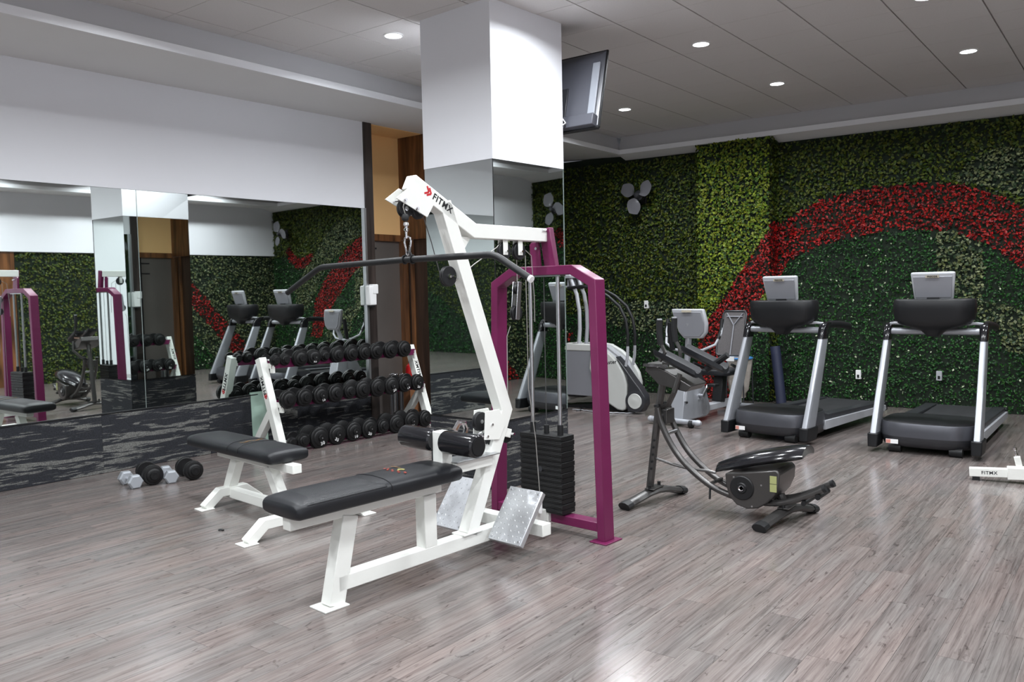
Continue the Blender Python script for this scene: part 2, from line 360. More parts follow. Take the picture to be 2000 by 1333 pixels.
# ---- left wall
wl=struct('wall_left')
MB().box(XL-.2,XL-.012,YF,6.44,0,3.42).build('backing',M_carpetb,wl,smooth=0)
MB().box(XL-.03,XL,YF,6.44,2.44,3.42).build('white_upper_wall',M_wall,wl,smooth=0)
for a,b in ((YF,-1.6),(-1.6,1.13),(1.13,3.84),(3.84,6.415)):
    MB().box(XL-.012,XL-.004,a+.0015,b-.0015,.515,2.438).build('mirror_pane',M_mirror,wl,smooth=0)
MB().box(XL-.006,XL-.002,3.8375,3.8425,.515,2.438).build('mirror_joint',M_edge,wl,smooth=0)
cm=MB().box(XL-.012,XL+.004,.0008,.9992,.003,.505).build('carpet_panel',M_carpet,wl,smooth=0); cmesh=cm.data; bpy.data.objects.remove(cm)
for k in range(11):
    o=bpy.data.objects.new('carpet_panel',cmesh); COL.objects.link(o); o.parent=wl; o.location=(0,-4.56+k,0)
MB().box(XL-.012,XL+.010,YF,6.44,.505,.5145).build('panel_top_trim',M_blackp,wl,smooth=0)
MB().box(XL-.40,XL+.018,6.44,6.555,0,3.42).build('dark_frame_post',M_post,wl,smooth=0)
MB().box(XL-.008,XL+.022,6.412,6.44,.51,2.44).build('mirror_edge_trim',M_steel,wl,smooth=0)
# the mirror wall is not quite square to the room: turned 2 degrees about (-7.05, 4)
_a=math.radians(-2); wl.rotation_euler=(0,0,_a); wl.location=(XL-(XL*math.cos(_a)-4*math.sin(_a)),4-(XL*math.sin(_a)+4*math.cos(_a)),0)
wl=struct('wall_recess')
# recess with orange panel, steel door, walnut return
MB().box(-7.55,-7.40,6.70,7.42,2.20,3.42).build('orange_panel',M_orange,wl,smooth=0)
MB().box(-7.40,XL+.06,6.50,7.40,3.385,3.42).build('orange_panel',M_orange,wl,smooth=0)
MB().box(-7.55,-7.385,6.70,7.42,2.12,2.20).build('door_header',M_wood,wl,smooth=0)
MB().box(-7.50,-7.42,6.70,7.42,0,2.12).build('steel_door',mat('satin_steel_door',(.26,.235,.22),.28,metal=.6,noise=(1.5,.2)),wl,smooth=0)
MB().box(-7.415,-7.40,6.86,6.875,.0,2.12).build('door_joint',M_blackp,wl,smooth=0)
for z in (2.02,1.86):
    MB().box(-7.42,-7.408,6.74,7.02,z,z+.018).build('door_trim',M_blackp,wl,smooth=0)
MB().box(-7.42,-6.55,7.42,7.50,2.14,3.42).build('walnut_panel',M_wood,wl,smooth=0)
for a,b,mm in ((-7.42,-7.36,M_wood),(-7.355,-7.29,M_wood),(-7.285,-7.24,M_wooddk),(-7.235,-7.19,M_wood)):
    MB().box(a,b,7.41 if mm is M_wood else 7.43,7.50,0,2.135).build('door_jamb',mm,wl,smooth=0)
MB().box(-7.19,-6.55,7.44,7.50,0,2.14).build('dark_door_leaf',M_wooddk,wl,smooth=0)
MB().box(-6.60,-6.55,7.50,8.3,0,3.42).build('walnut_panel',M_wooddk,wl,smooth=0)
MB().box(XL-.2,XL,8.3,10.5,0,3.42).build('backing',M_back,wl,smooth=0)
MB().box(XL-.1,-6.55,8.26,8.30,0,3.42).build('walnut_panel',M_wooddk,wl,smooth=0)
# ---- back wall
wb=struct('wall_back')
v=[(x,W(x)+dy,z) for z in (0,3.36) for x,dy in ((XL-.1,0),(XR+.1,0),(XR+.1,.15),(XL-.1,.15))]
MB().add(v,[(0,1,2,3),(4,7,6,5),(0,4,5,1),(1,5,6,2),(2,6,7,3),(3,7,4,0)]).build('hedge_backing',M_back,wb,smooth=0)
PX0,PX1,PY=-4.72,-3.76,10.24
MB().box(PX0+.02,PX1-.02,PY+.03,10.6,0,3.335).build('pilaster_backing',M_back,wb,smooth=0)
# ---- right wall (seen in the mirrors)
wr=struct('wall_right')
MB().box(XR,XR+.15,YF,10.8,0,3.45).build('backing',M_back,wr,smooth=0)
MB().box(XR-.06,XR+.01,5.6,W(XR)-.02,2.33,3.37).build('white_upper_wall',M_wall,wr,smooth=0)
MB().box(XR-.03,XR+.01,YF,3.2,0,3.37).build('white_wall',M_wall,wr,smooth=0)
MB().box(XR-.06,XR+.01,3.2,5.6,2.33,3.37).build('white_upper_wall',M_wall,wr,smooth=0)
for a in (3.2,4.0,4.8): MB().box(XR-.03,XR+.01,a+.003,a+.797,0,2.328).build('walnut_panel',M_wood,wr,smooth=0)
wf=struct('wall_front'); MB().box(XL-.2,XR+.1,YF-.15,YF,0,3.45).build('backing',M_back,wf,smooth=0)
MB().box(XL,XR-.03,YF,YF+.05,2.27,3.37).build('white_upper_wall',M_wall,wf,smooth=0)
# ---- column
CX0,CX1,CY0,CY1=-4.535,-3.80,4.775,5.615
wc=struct('wall_column')
MB().box(CX0+.012,CX1-.012,CY0+.012,CY1-.012,0,3.60).build('column_core',M_carpetb,wc,smooth=0)
MB().box(CX0,CX1,CY0,CY1,2.455,3.60).build('white_upper_wall',M_wall,wc,smooth=0)
e=.004
for (a,b,c,d) in ((CX0+.003,CX1-.003,CY0+e,CY0+.012),(CX0+.003,CX1-.003,CY1-.012,CY1-e),(CX1-.012,CX1-e,CY0+.013,CY1-.013),(CX0+e,CX0+.012,CY0+.013,CY1-.013)):
    MB().box(a,b,c,d,.52,2.453).build('mirror_pane',M_mirror,wc,smooth=0)
for (a,b,c,d) in ((CX0,CX1,CY0,CY0+.012),(CX0,CX1,CY1-.012,CY1),(CX1-.012,CX1,CY0+.012,CY1-.012),(CX0,CX0+.012,CY0+.012,CY1-.012)):
    MB().box(a,b,c,d,.002,.508).build('carpet_panel',M_carpet,wc,smooth=0)
MB().box(CX1-.006,CX1-.002,CY0+.001,CY0+.006,.52,2.453).build('mirror_corner_joint',M_blackp,wc,smooth=0)
MB().box(CX1-.008,CX1-.001,CY1-.006,CY1+.001,.52,2.453).build('mirror_edge_trim',M_edge,wc,smooth=0)
MB().box(CX0-.002,CX1+.002,CY0-.002,CY1+.002,.508,.516).build('panel_top_trim',M_blackp,wc,smooth=0)
_a=math.radians(-4); wc.rotation_euler=(0,0,_a); wc.location=(CX1-(CX1*math.cos(_a)-CY0*math.sin(_a)),CY0-(CX1*math.sin(_a)+CY0*math.cos(_a)),0)
# ================================================================ FOLIAGE (artificial plant wall)
def in_poly(x,y,poly):
    c=np.zeros(len(x),bool); n=len(poly)
    for i in range(n):
        x1,y1=poly[i]; x2,y2=poly[(i+1)%n]
        k=((y1>y)!=(y2>y))&(x<(x2-x1)*(y-y1)/(y2-y1+1e-12)+x1); c^=k
    return c
def leaves(name,label,P,N,size,cols,specks=0,tilt=.9,parent=None,depth=.05):
    """P (n,3) points on wall, N (3) outward normal"""
    n=len(P); N=np.array(N,float); up=np.array([0,0,1.]); A=np.cross(up,N); 
    P=P+N*rng.uniform(.005,depth,(n,1))
    nn=N+rng.normal(0,tilt*.5,(n,3)); nn[:,2]+=.25; nn/=np.linalg.norm(nn,axis=1)[:,None]
    t=rng.normal(0,1,(n,3)); t-=nn*(t*nn).sum(1)[:,None]; t/=np.linalg.norm(t,axis=1)[:,None]; b=np.cross(nn,t)
    s=size*rng.uniform(.6,1.25,(n,1))
    V=np.stack([P-t*s*.5, P+b*s*.34+nn*s*.10, P+t*s*.5, P-b*s*.34+nn*s*.10],1).reshape(-1,3)
    base=(np.arange(n)*4)[:,None]; Fc=np.concatenate([base+[0,1,2],base+[0,2,3]],1).reshape(-1,3)
    me=bpy.data.meshes.new(name); me.from_pydata(V.tolist(),[],Fc.tolist())
    cols=np.array(cols); w=rng.integers(0,len(cols),n); c=cols[w]*rng.uniform(.65,1.35,(n,1))
    if specks: k=rng.random(n)<specks; c[k]=np.array([.55,.62,.42])*rng.uniform(.6,1,(k.sum(),1))
    c=np.clip(c,0,1); c=np.concatenate([c,np.ones((n,1))],1); c=np.repeat(c,4,0).astype(np.float32)
    at=me.color_attributes.new('leafcol','FLOAT_COLOR','POINT'); at.data.foreach_set('color',c.ravel())
    me.materials.append(M_leaf); o=bpy.data.objects.new(name,me); COL.objects.link(o)
    o['label']=label; o['kind']='stuff'; o.parent=parent; return o
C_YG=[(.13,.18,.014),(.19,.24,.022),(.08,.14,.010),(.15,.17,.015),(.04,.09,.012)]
C_YGd=[(.055,.085,.008),(.085,.11,.012),(.035,.062,.007),(.07,.08,.008),(.018,.04,.009)]  # darker copy of the pilaster leaves: olive tone plus shade put into the colour
C_DG=[(.008,.050,.008),(.015,.085,.012),(.005,.032,.007),(.018,.065,.009)]
C_RED=[(.24,.004,.005),(.34,.007,.006),(.16,.003,.004),(.08,.003,.005),(.30,.012,.008)]
C_GG=[(.09,.115,.05),(.16,.18,.09),(.045,.07,.03),(.02,.045,.018),(.12,.14,.05)]
RED=[(-4.95,.0),(-4.80,.515),(-4.664,.933),(-4.40,1.28),(-4.268,1.475),(-3.991,1.864),(-3.659,2.30),(-3.216,2.52),(-2.623,2.63),(-2.07,2.625),(-1.653,2.57),(-1.256,2.39),(-1.0,2.2),(-.45,1.80),(-.05,1.35),(.12,.62),(-.22,.60),(-.45,1.0),(-.75,1.33),(-1.055,1.58),(-1.248,1.75),(-1.445,1.90),(-1.75,2.047),(-2.17,2.10),(-2.62,2.08),(-3.215,1.958),(-3.594,1.784),(-3.791,1.466),(-4.062,.94),(-4.25,.6),(-4.3,0)]
RED2=[(-7.05,.55),(-6.83,.62),(-6.8,.83),(-7.05,.85)]
RED3=[(1.0,2.42),(.85,2.18),(.6,2.04),(.3,2.02),(.05,2.16),(-.10,2.36),(.2,2.28),(.45,2.24),(.7,2.34),(.85,2.50)]
G1=[(-6.75,1.22),(-6.4,1.26),(-5.87,1.30),(-5.3,1.30),(-4.92,1.22),(-4.75,1.0),(-4.9,.85),(-5.6,.86),(-6.13,.96),(-6.5,1.0)]
G2=[(-1.93,2.09),(-1.487,2.02),(-1.44,1.6),(-1.46,1.25),(-1.25,1.22),(-.9,1.1),(-.5,.85),(-.35,.45),(-1.25,.72),(-1.3,.95),(-1.6,1.15),(-1.75,1.4),(-1.92,1.55)]
G3=[(-1.75,2.62),(-1.65,2.80),(-1.3,2.95),(-.7,2.8),(-.2,2.4),(.3,1.95),(.7,1.6),(.6,1.1),(.2,1.2),(-.05,1.5),(-.45,1.95),(-1.0,2.35),(-1.25,2.47)]
def wallpts(x0,x1,z0,z1,dens):
    n=int((x1-x0)*(z1-z0)*dens); return rng.uniform(x0,x1,n),rng.uniform(z0,z1,n)
X,Z=wallpts(XL,XR,.01,3.262,1750)
red=in_poly(X,Z,RED)|in_poly(X,Z,RED2)|in_poly(X,Z,RED3)
gg=(in_poly(X,Z,G1)|in_poly(X,Z,G2)|in_poly(X,Z,G3))&~red
arch=np.interp(X,[-7.05,-6.4,-5.87,-5.2,-4.9,-4.27,-3.99,-3.66,-3.2,-2.6,-2.0,-1.25,-.6,1.55],[1.15,1.05,1.1,1.1,.95,1.3,1.7,2.1,2.25,2.35,2.35,2.3,2.2,2.3])
yg=(Z>arch)&~red&~gg; dg=~yg&~red&~gg
hid=(X>PX0+.03)&(X<PX1-.03)
def bp(k): k=k&~hid; return np.stack([X[k],W(X[k])-.004,Z[k]],1)
NB=(-.04,-1,0)
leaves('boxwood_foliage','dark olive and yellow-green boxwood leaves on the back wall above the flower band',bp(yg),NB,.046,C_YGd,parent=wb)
leaves('green_foliage','deep green small-leaved hedge with pale specks low on the back wall',bp(dg),NB,.032,C_DG,specks=.022,parent=wb)
leaves('red_flower_band','band of red artificial flowers arching over the treadmills',bp(red),NB,.040,C_RED,parent=wb)
leaves('variegated_foliage','grey-green variegated leaves in a band and stripe on the back wall',bp(gg),NB,.044,C_GG,parent=wb)
# pilaster: front and both sides
X2,Z2=wallpts(PX0,PX1,.01,3.33,2000); r2=in_poly(X2,Z2,RED)|(Z2<np.interp(X2,[PX0,PX1],[.9,1.95]))&in_poly(X2,Z2,RED)
d2=(Z2<.9)&~r2&(X2>-4.2)
Pf=np.stack([X2,np.full_like(X2,PY+.02),Z2],1)
ys,zs=wallpts(PY,W(-3.8),.01,3.33,1700)
ps=np.stack([np.full_like(ys,PX1-.02),ys,zs],1); ps2=np.stack([np.full_like(ys,PX0+.02),ys,zs],1)
rs=(zs<2.28)&(zs>1.3)
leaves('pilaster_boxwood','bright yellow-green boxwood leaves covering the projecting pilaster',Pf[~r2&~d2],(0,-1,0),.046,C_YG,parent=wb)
leaves('pilaster_side_foliage','yellow-green leaves on the right side of the pilaster, shade put into their colour',np.concatenate([ps[~rs]]),(1,0,0),.046,C_YGd,parent=wb)
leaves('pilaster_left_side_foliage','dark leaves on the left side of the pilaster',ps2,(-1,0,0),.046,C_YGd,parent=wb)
leaves('pilaster_red_flowers','red artificial flowers crossing the pilaster beside the recumbent bike',np.concatenate([Pf[r2],]),(0,-1,0),.040,C_RED,parent=wb)
leaves('pilaster_side_red_flowers','red artificial flowers on the right side of the pilaster above the left treadmill',ps[rs],(1,0,0),.040,C_RED,parent=wb)
leaves('pilaster_base_foliage','deep green leaves at the foot of the pilaster',Pf[d2],(0,-1,0),.032,C_DG,parent=wb)
# right wall and far left wall foliage
yr,zr=wallpts(5.62,W(XR),.01,2.32,1000)
zl_=2.45-(yr-8.0)*1.15; rr=(np.abs(zr-zl_)<.26)&(yr>7.6); gr=((zr-zl_>.26)|((zr<zl_-.26)&(zr>zl_-.8)))&(yr>7.9)&~rr; dr=(yr<7.9)&~rr
Pr=np.stack([np.full_like(yr,XR-.004),yr,zr],1)
leaves('side_wall_foliage','deep green hedge on the right-hand wall, seen in the mirror',Pr[~rr&~gr&~dr],(-1,0,0),.045,C_DG,specks=.02,parent=wr)
leaves('side_wall_boxwood','dark olive boxwood leaves on the right-hand wall, seen in the mirror',Pr[dr],(-1,0,0),.045,C_YGd,parent=wr)
leaves('side_wall_red_flowers','wavy red flower band on the right-hand wall, seen in the mirror',Pr[rr],(-1,0,0),.045,C_RED,parent=wr)
leaves('side_wall_variegated_foliage','grey-green leaves on the right-hand wall, seen in the mirror',Pr[gr],(-1,0,0),.045,C_GG,parent=wr)
xf,zf=wallpts(XL,XR-.03,.01,2.26,650); ff=(zf>1.1+.4*np.sin(xf*1.7)); Pq=np.stack([xf,np.full_like(xf,YF+.004),zf],1)
leaves('front_wall_boxwood','yellow-green leaves on the wall behind the camera, seen in the mirrors',Pq[ff],(0,1,0),.05,C_YGd,parent=wf)
leaves('front_wall_foliage','deep green leaves on the wall behind the camera, seen in the mirrors',Pq[~ff],(0,1,0),.05,C_DG,parent=wf)
yl,zl=wallpts(8.3,10.4,.01,3.33,900)
leaves('corner_foliage','dark leaves on the left wall behind the column',np.stack([np.full_like(yl,XL+.004),yl,zl],1),(1,0,0),.045,C_YGd,parent=wl)
# ================================================================ LAMPS
proto=None
for i,(x,y) in enumerate(LAMPS):
    rowname=('the row before the camera','the row beside the camera','the near row','the row above the flat bench','the row above the cable machine','the middle row','the row nearest the plant wall')[[-2.65,-.75,1.15,3.05,4.95,6.88,8.75].index(y)]
    side={-4.95:'leftmost',-3.13:'second from the left,',-1.35:'third from the left,',.45:'rightmost'}[x]
    lab='round white recessed downlight, %s in %s'%(side,rowname)
    if proto is None:
        t=thing('downlight',lab,'light',(x,y,ZC),0,'recessed ceiling downlights')
        MB().lathe([(.082,0),(.082,-.006),(.070,-.009),(.066,-.003),(.066,0)],(0,0,0),(0,0,1),24).build('trim_ring',M_lampring,t)
        MB().lathe([(.0005,-.004),(.065,-.004),(.065,-.001),(.0005,-.001)],(0,0,0),(0,0,1),24).build('diffuser',M_lamp,t)
        ld=bpy.data.lights.new('lamp','AREA'); ld.shape='DISK'; ld.size=.13; ld.energy=LAMP_W; ld.color=(.93,.965,1); ld.spread=math.radians(156)
        lo=bpy.data.objects.new('lamp',ld); COL.objects.link(lo); lo.parent=t; lo.location=(0,0,-.012)
        proto=t
    else:
        t=copy_tree(proto); t.location=(x,y,ZC); t['label']=lab
# ================================================================ PADS
def pad_mesh(L,Wd,H,crown=.012,n=28,end=.05,m=18):
    """upholstered bench pad along local x from 0..L, centred on y, bottom at z 0"""
    rings=[]
    xs=[0]+[end*(1-math.cos(k*pi/8)) *.5 for k in range(1,9)]
    xs=[0,.004,.012,.026]+[.026+(L-.052)*k/(m) for k in range(1,m)]+[L-.026,L-.012,L-.004,L]
    for x in xs:
        d=min(x,L-x); k=1-max(0,(.03-d)/.03)**2*.10; kz=1-max(0,(.03-d)/.03)**2.2*.34
        cw=crown*min(1,d/.08)
        r=[]
        for j in range(n):
            t=2*pi*j/n; u=math.copysign(abs(math.cos(t))**(2/5),math.cos(t)); v=math.copysign(abs(math.sin(t))**(2/4.2),math.sin(t))
            z=H/2+v*H/2*kz + (cw*(1-u*u) if v>0 else 0)
            r.append(Vector((x,u*Wd/2*k,z)))
        rings.append(r)
    return MB().loft(rings)
# ================================================================ LAT PULLDOWN MACHINE
def lat_machine():
    t=thing('cable_machine','white and purple cable pulldown machine with black bench pad beside the mirrored column','gym machine',(-3.06,2.47,0),-4.76)
    c=-.028; h=.0375
    R=lambda p,th,name='frame_tube',a=c-h,b=c+h,m=M_white,bev=.004: MB().bar(p,th,'x',a,b).build(name,m,t,bevel=bev)
    R([(.10,.105),(1.735,.105)],.075,'base_beam')
    R([(.088,.004),(.185,.425)],.090,'front_leg')
    R([(-.15,.452),(.79,.452)],.062,'seat_rail',c-.03,c+.03)
    R([(.70,.14),(.70,.422)],.085,'seat_post')
    R([(.83,.47),(.83,.742)],.075,'roller_post')
    MB().box(c-.065,c+.065,.0,.14,0,.008).build('foot_plate',M_white,t,bevel=.002)
    R([(.645,2.064),(1.088,1.828),(1.73,1.825)],.080,'top_arm')
    R([(.868,1.970),(1.318,.80),(1.005,.135)],.084,'upright')
    MB().box(c-.05,c+.05,.93,1.08,.142,.150).build('upright_base_plate',M_white,t,bevel=.002)
    # gusset between upright and arm
    MB().prism([(.985,1.795),(1.085,1.795),(1.01,1.70)],'x',c-.004,c+.004).build('gusset',M_white,t)
    # head plates with pulley
    for k,x in enumerate((c-.046,c+.040)):
        MB().prism([(.520,1.970),(.612,2.032),(.632,2.026),(.772,1.950),(.726,1.884)],'x',x,x+.006).build('head_plate',M_white,t,bevel=.001)
    for (y,z) in ((.575,1.963),(.655,1.925)):
        b=MB().cyl((c-.055,y,z),(c+.060,y,z),.006,8); b.cyl((c+.046,y,z),(c+.054,y,z),.011,6); b.build('bolt',M_chrome,t)
    def pulley(y,z,r=.052,x=c,n='pulley'):
        p=MB().lathe([(.012,-.013),(r-.004,-.013),(r,-.010),(r-.010,-.003),(r-.010,.003),(r,.010),(r-.004,.013),(.012,.013)],(x,y,z),(1,0,0),28).build(n,M_blackp,t)
        MB().cyl((x-.018,y,z),(x+.018,y,z),.012,10).build('hub',M_chrome,p); return p
    pulley(.612,1.925,.046); pulley(.70,1.915,.04)
    pulley(.905,1.578,.056)
    for x in (c-.024,c+.018): MB().bar([(.90,1.900),(1.01,1.625)],.052,'x',x,x+.006).build('pulley_bracket',M_white,t,bevel=.004)
    MB().cyl((c-.03,.925,1.577),(c+.034,.925,1.577),.007,6).build('bolt',M_chrome,t)
    for y in (1.355,1.485):
        pulley(y,1.725,.052)
        for x in (c-.022,c+.017): MB().bar([(y-.005,1.70),(y-.005,1.80)],.040,'x',x,x+.005).build('pulley_bracket',M_white,t,bevel=.004)
        MB().cyl((c-.028,y,1.722),(c+.034,y,1.722),.008,6).build('bolt',M_chrome,t)
    # knee area: plates and pulleys
    for x in (c-.047,c+.041): MB().prism([(1.125,.815),(1.24,.815),(1.285,.72),(1.235,.640),(1.112,.655)],'x',x,x+.006).build('knee_plate',M_white,t,bevel=.001)
    for x in (c-.030,c+.024): MB().bar([(1.21,.70),(1.355,.655)],.052,'x',x,x+.006).build('pulley_bracket',M_white,t,bevel=.004)
    for (y,z) in ((1.175,.735),(1.135,.672),(1.355,.655)): MB().cyl((c-.05,y,z),(c+.054,y,z),.008,6).build('bolt',M_chrome,t)
    pulley(1.125,.755,.055); pulley(1.335,.650,.05); pulley(1.20,.655,.045)
    # shelf with steel plate and short tube
    R([(.87,.535),(1.16,.535)],.06,'cross_tube',c+.0,c+.06)
    MB().box(c-.055,c+.085,.86,1.20,.568,.574).build('steel_shelf_plate',M_steel,t,bevel=.001)
    b=MB()
    for k in range(6): b.torus((c+.02+.012*math.sin(k*2),.98+.026*k,.60+.02*(k%2)+.012*k),(math.sin(k),math.cos(k),.3*(k%3)),.019,.005,14,6)
    b.pipe([(c+.03,.90,.74),(c+.03,.93,.775),(c+.03,.97,.77),(c+.03,.985,.74),(c+.03,.975,.70)],.016,10)
    b.build('chrome_hook_chain',M_chrome,t)
    # rollers
    for a,bb in ((.010,.262),(-.318,-.066)):
        q=MB().lathe([(.001,0),(.052,0),(.061,.008),(.063,.02),(.063,bb-a-.02),(.061,bb-a-.008),(.052,bb-a),(.001,bb-a)],(a,.815,.690),(1,0,0),32).build('roller_pad',M_vinylr,t)
        MB().lathe([(.001,0),(.046,0),(.046,.003),(.001,.003)],(bb if a>0 else a-.003,.815,.690),(1,0,0),24).build('end_cap',M_blackp,q)
    MB().cyl((-.30,.815,.690),(.25,.815,.690),.014,10).build('roller_bar',M_chrome,t)
    # seat pad
    q=pad_mesh(1.03,.305,.085,.014); q.v=[(c+v[1],-.185+v[0],.485+v[2]) for v in q.v]
    pad=q.build('seat_pad',M_vinyl,t,smooth=50)
    q=pad_mesh(.50,.300,.05,.014); q.v=[(c+v[1],-.155+v[0],.5215+v[2]) for v in q.v]; q.build('ribbed_panel',M_ribv,pad,smooth=50)
    s=MB(); pts=[]
    for k in range(17):
        a=pi*k/16; u=math.copysign(abs(math.cos(a))**.4,math.cos(a)); v=math.sin(a)**.48
        pts.append((c+u*.1535,.352,.528+v*.0435+.014*(1-u*u)))
    s.pipe(pts,.0025,6).build('seam_piping',M_blk,pad)
    # small embroidered mark: red arc under a yellow-green leaf
    mk=MB()
    for k in range(9):
        a=-.9+1.8*k/8; x=c+.105*math.sin(a)*1.0; y=.50-.02*math.cos(a*1.5)+(.016 if k%2 else 0)
        mk.box(x-.005,x+.005,y-.006,y+.006,.583,.5838+.0015*math.cos(a))
    mk.build('embroidered_mark',mat('dull_red_print',(.28,.045,.03),.6),pad,smooth=0)
    mk=MB(); mk.prism([(c-.02,.53),(c-.002,.55),(c+.022,.545),(c+.030,.53),(c+.012,.524),(c+.014,.505),(c+.0,.508),(c-.006,.522)],'z',.584,.5858); mk.build('embroidered_mark',mat('olive_print',(.22,.20,.06),.6),pad,smooth=0)
    mk=MB(); mk.prism([(c-.10,.555),(c-.07,.563),(c-.03,.560),(c-.03,.555),(c-.07,.556),(c-.1,.549)],'z',.583,.5848); mk.build('embroidered_mark',mat('ochre_print',(.16,.09,.035),.6),pad,smooth=0)
    # foot plates on a cross tube
    MB().bar([(-.40,.145),(.30,.145)],.07,'y',1.27,1.345).build('cross_tube',M_white,t,bevel=.004)
    def footplate(x0,x1):
        b=MB(); y0,z0,y1,z1=1.085,.105,1.285,.365
        d=Vector((0,y1-y0,z1-z0)).normalized(); n=Vector((0,-d.z,d.y)); L=math.hypot(y1-y0,z1-z0)
        M=Matrix(((1,0,0,0),(0,d.y,n.y,y0),(0,d.z,n.z,z0),(0,0,0,1)))
        b.box(x0,x1,0,L,-.004,0,M)
        for (a,bb,cc,dd) in ((x0,x0+.004,0,L),(x1-.004,x1,0,L),(x0,x1,0,.004),(x0,x1,L-.004,L)): b.box(a,bb,cc,dd,-.034,-.004,M)
        p=b.build('footplate',M_diam,t,bevel=.002)
        g=MB(); nx_,ny_=8,11
        for i in range(nx_):
            for j in range(ny_):
                x=x0+(x1-x0)*(i+.5)/nx_; y=L*(j+.5)/ny_; a=.7 if (i+j)%2 else -.7
                dx,dy=math.sin(a)*.009,math.cos(a)*.009; wx,wy=math.cos(a)*.0022,-math.sin(a)*.0022
                vs=[M@Vector(q) for q in ((x-dx,y-dy,0),(x+wx,y+wy,0),(x+dx,y+dy,0),(x-wx,y-wy,0),(x,y,.0022))]
                g.add(vs,[(0,1,4),(1,2,4),(2,3,4),(3,0,4)])
        g.build('tread_pattern',M_diam,p,smooth=0,kind='stuff')
        for xx in (x0+.02,x1-.02):
            for yy in (.02,L-.02):
                a=M@Vector((xx,yy,0)); MB().cyl(a,a+n*.004,.006,8).build('screw',M_steel,p)
        return p
    footplate(.050,.292); footplate(-.415,-.173)
    for x in (.17,-.29): MB().bar([(1.30,.16),(1.235,.235)],.04,'x',x-.02,x+.02).build('plate_bracket',M_white,t,bevel=.003)
    # purple tower
    tc=-.03; y0,y1=1.68,1.775
    tw=MB().bar([(tc-.432,.006),(tc-.388,1.53),(tc-.235,1.61),(tc+.235,1.61),(tc+.388,1.53),(tc+.432,.006)],.056,'y',y0,y1).build('tower_frame',M_purple,t,bevel=.004)
    MB().bar([(tc-.42,.085),(tc+.42,.085)],.055,'y',y0+.005,y1-.005).build('tower_base_bar',M_purple,tw,bevel=.004)
    for s in (-1,1): MB().box(tc+s*.432-.06,tc+s*.432+.06,y0-.035,y1+.035,0,.008).build('tower_foot_plate',M_purple,tw,bevel=.002)
    MB().prism([(-.055,1.862),(.030,1.872),(.075,1.615),(-.012,1.615)],'y',1.705,1.745).build('tower_post',M_purple,tw,bevel=.004)
    MB().prism([(-.105,1.632),(-.115,1.77),(-.10,1.785),(-.045,1.785),(-.03,1.632)],'y',1.685,1.70).build('tower_bracket',M_purple,tw,bevel=.002)
    for p in ((-.02,1.84),(.012,1.853),(-.045,1.745)): MB().cyl((p[0],1.66,p[1]),(p[0],1.70,p[1]),.009,8).build('bolt',M_chrome,t)
    MB().box(c-.045,c+.045,1.66,1.70,.06,.135).build('joint_plate',M_white,t,bevel=.003)
    # guide rods, stack
    for x in (-.11,.11):
        MB().cyl((tc+x,1.715,.11),(tc+x,1.715,1.585),.0125,12).build('guide_rod',M_steel,t)
        MB().cyl((tc+x,1.715,.600),(tc+x,1.715,.665),.019,12).build('rod_collar',M_rubber,t)
    MB().cyl((tc,1.715,.600),(tc,1.715,.655),.017,12).build('rod_collar',M_rubber,t)
    MB().bar([(tc-.15,1.578),(tc+.15,1.578)],.01,'y',1.69,1.74).build('rod_plate',M_steel,t)
    pl=None
    for k in range(15):
        z=.122+k*.0322
        if pl is None:
            b=MB().prism([(-.165,-.065),(.165,-.065),(.165,.065),(-.165,.065)],'z',0,.0295); b.box(-.166,.166,-.068,-.064,.010,.020)
            pl=b.build('weight_plate',M_iron,t,bevel=.004); pl.location=(tc,1.715,z)
        else:
            o=pl.copy(); COL.objects.link(o); o.parent=t; o.location=(tc+(.003 if k%2 else -.001),1.715,z)
    MB().cyl((tc,1.646,.39),(tc,1.650,.39),.016,16).build('weight_badge',M_dark,t)
    # lat bar: centre tube with two bent down ends
    def arc(pts,k=6):
        out=[Vector(pts[0])]
        for i in range(1,len(pts)-1):
            a,b,cc=Vector(pts[i-1]),Vector(pts[i]),Vector(pts[i+1]); r=.05; p=b+(a-b).normalized()*r; q=b+(cc-b).normalized()*r
            for j in range(k+1): s=j/k; out.append(p*(1-s)**2+b*2*s*(1-s)+q*s*s)
        out.append(Vector(pts[-1])); return out
    lb=MB().pipe(arc([(-1.12,.605,1.508),(-.775,.605,1.650),(-.02,.605,1.664),(.605,.605,1.664),(.818,.605,1.548)]),.0165,14).build('pulldown_bar',M_rubber,t)
    MB().cyl((.818,.605,1.548),(.830,.605,1.5415),.0168,14).build('bar_end_cap',M_wht,lb)
    b=MB().torus((-.03,.605,1.664),(1,0,0),.020,.005,16,6).torus((.03,.605,1.664),(1,0,0),.020,.005,16,6).torus((0,.605,1.683),(0,1,0),.020,.006,16,6); b.build('bar_swivel',M_blackp,lb)
    # hook: rubber ball, swivel, carabiner
    hx=.0
    MB().lathe([(.001,.026),(.014,.022),(.020,.008),(.018,-.006),(.008,-.014),(.001,-.014)],(hx,.590,1.872),(0,0,1),14).build('rubber_stopper',M_rubber,t)
    MB().lathe([(.004,0),(.013,-.004),(.015,-.018),(.007,-.026),(.007,-.030),(.013,-.036),(.012,-.046),(.006,-.052),(.006,-.085)],(hx,.595,1.856),(0,0,1),14).build('swivel_connector',M_chrome,t)
    cp=[(hx+u,.602,z) for u,z in ((0,1.782),(.020,1.774),(.026,1.755),(.018,1.725),(.013,1.703),(.008,1.688),(0,1.683),(-.008,1.688),(-.013,1.703),(-.018,1.725),(-.026,1.755),(-.020,1.774),(0,1.782))]
    MB().pipe(cp,.0048,8,caps=False).build('carabiner',M_chrome,t)
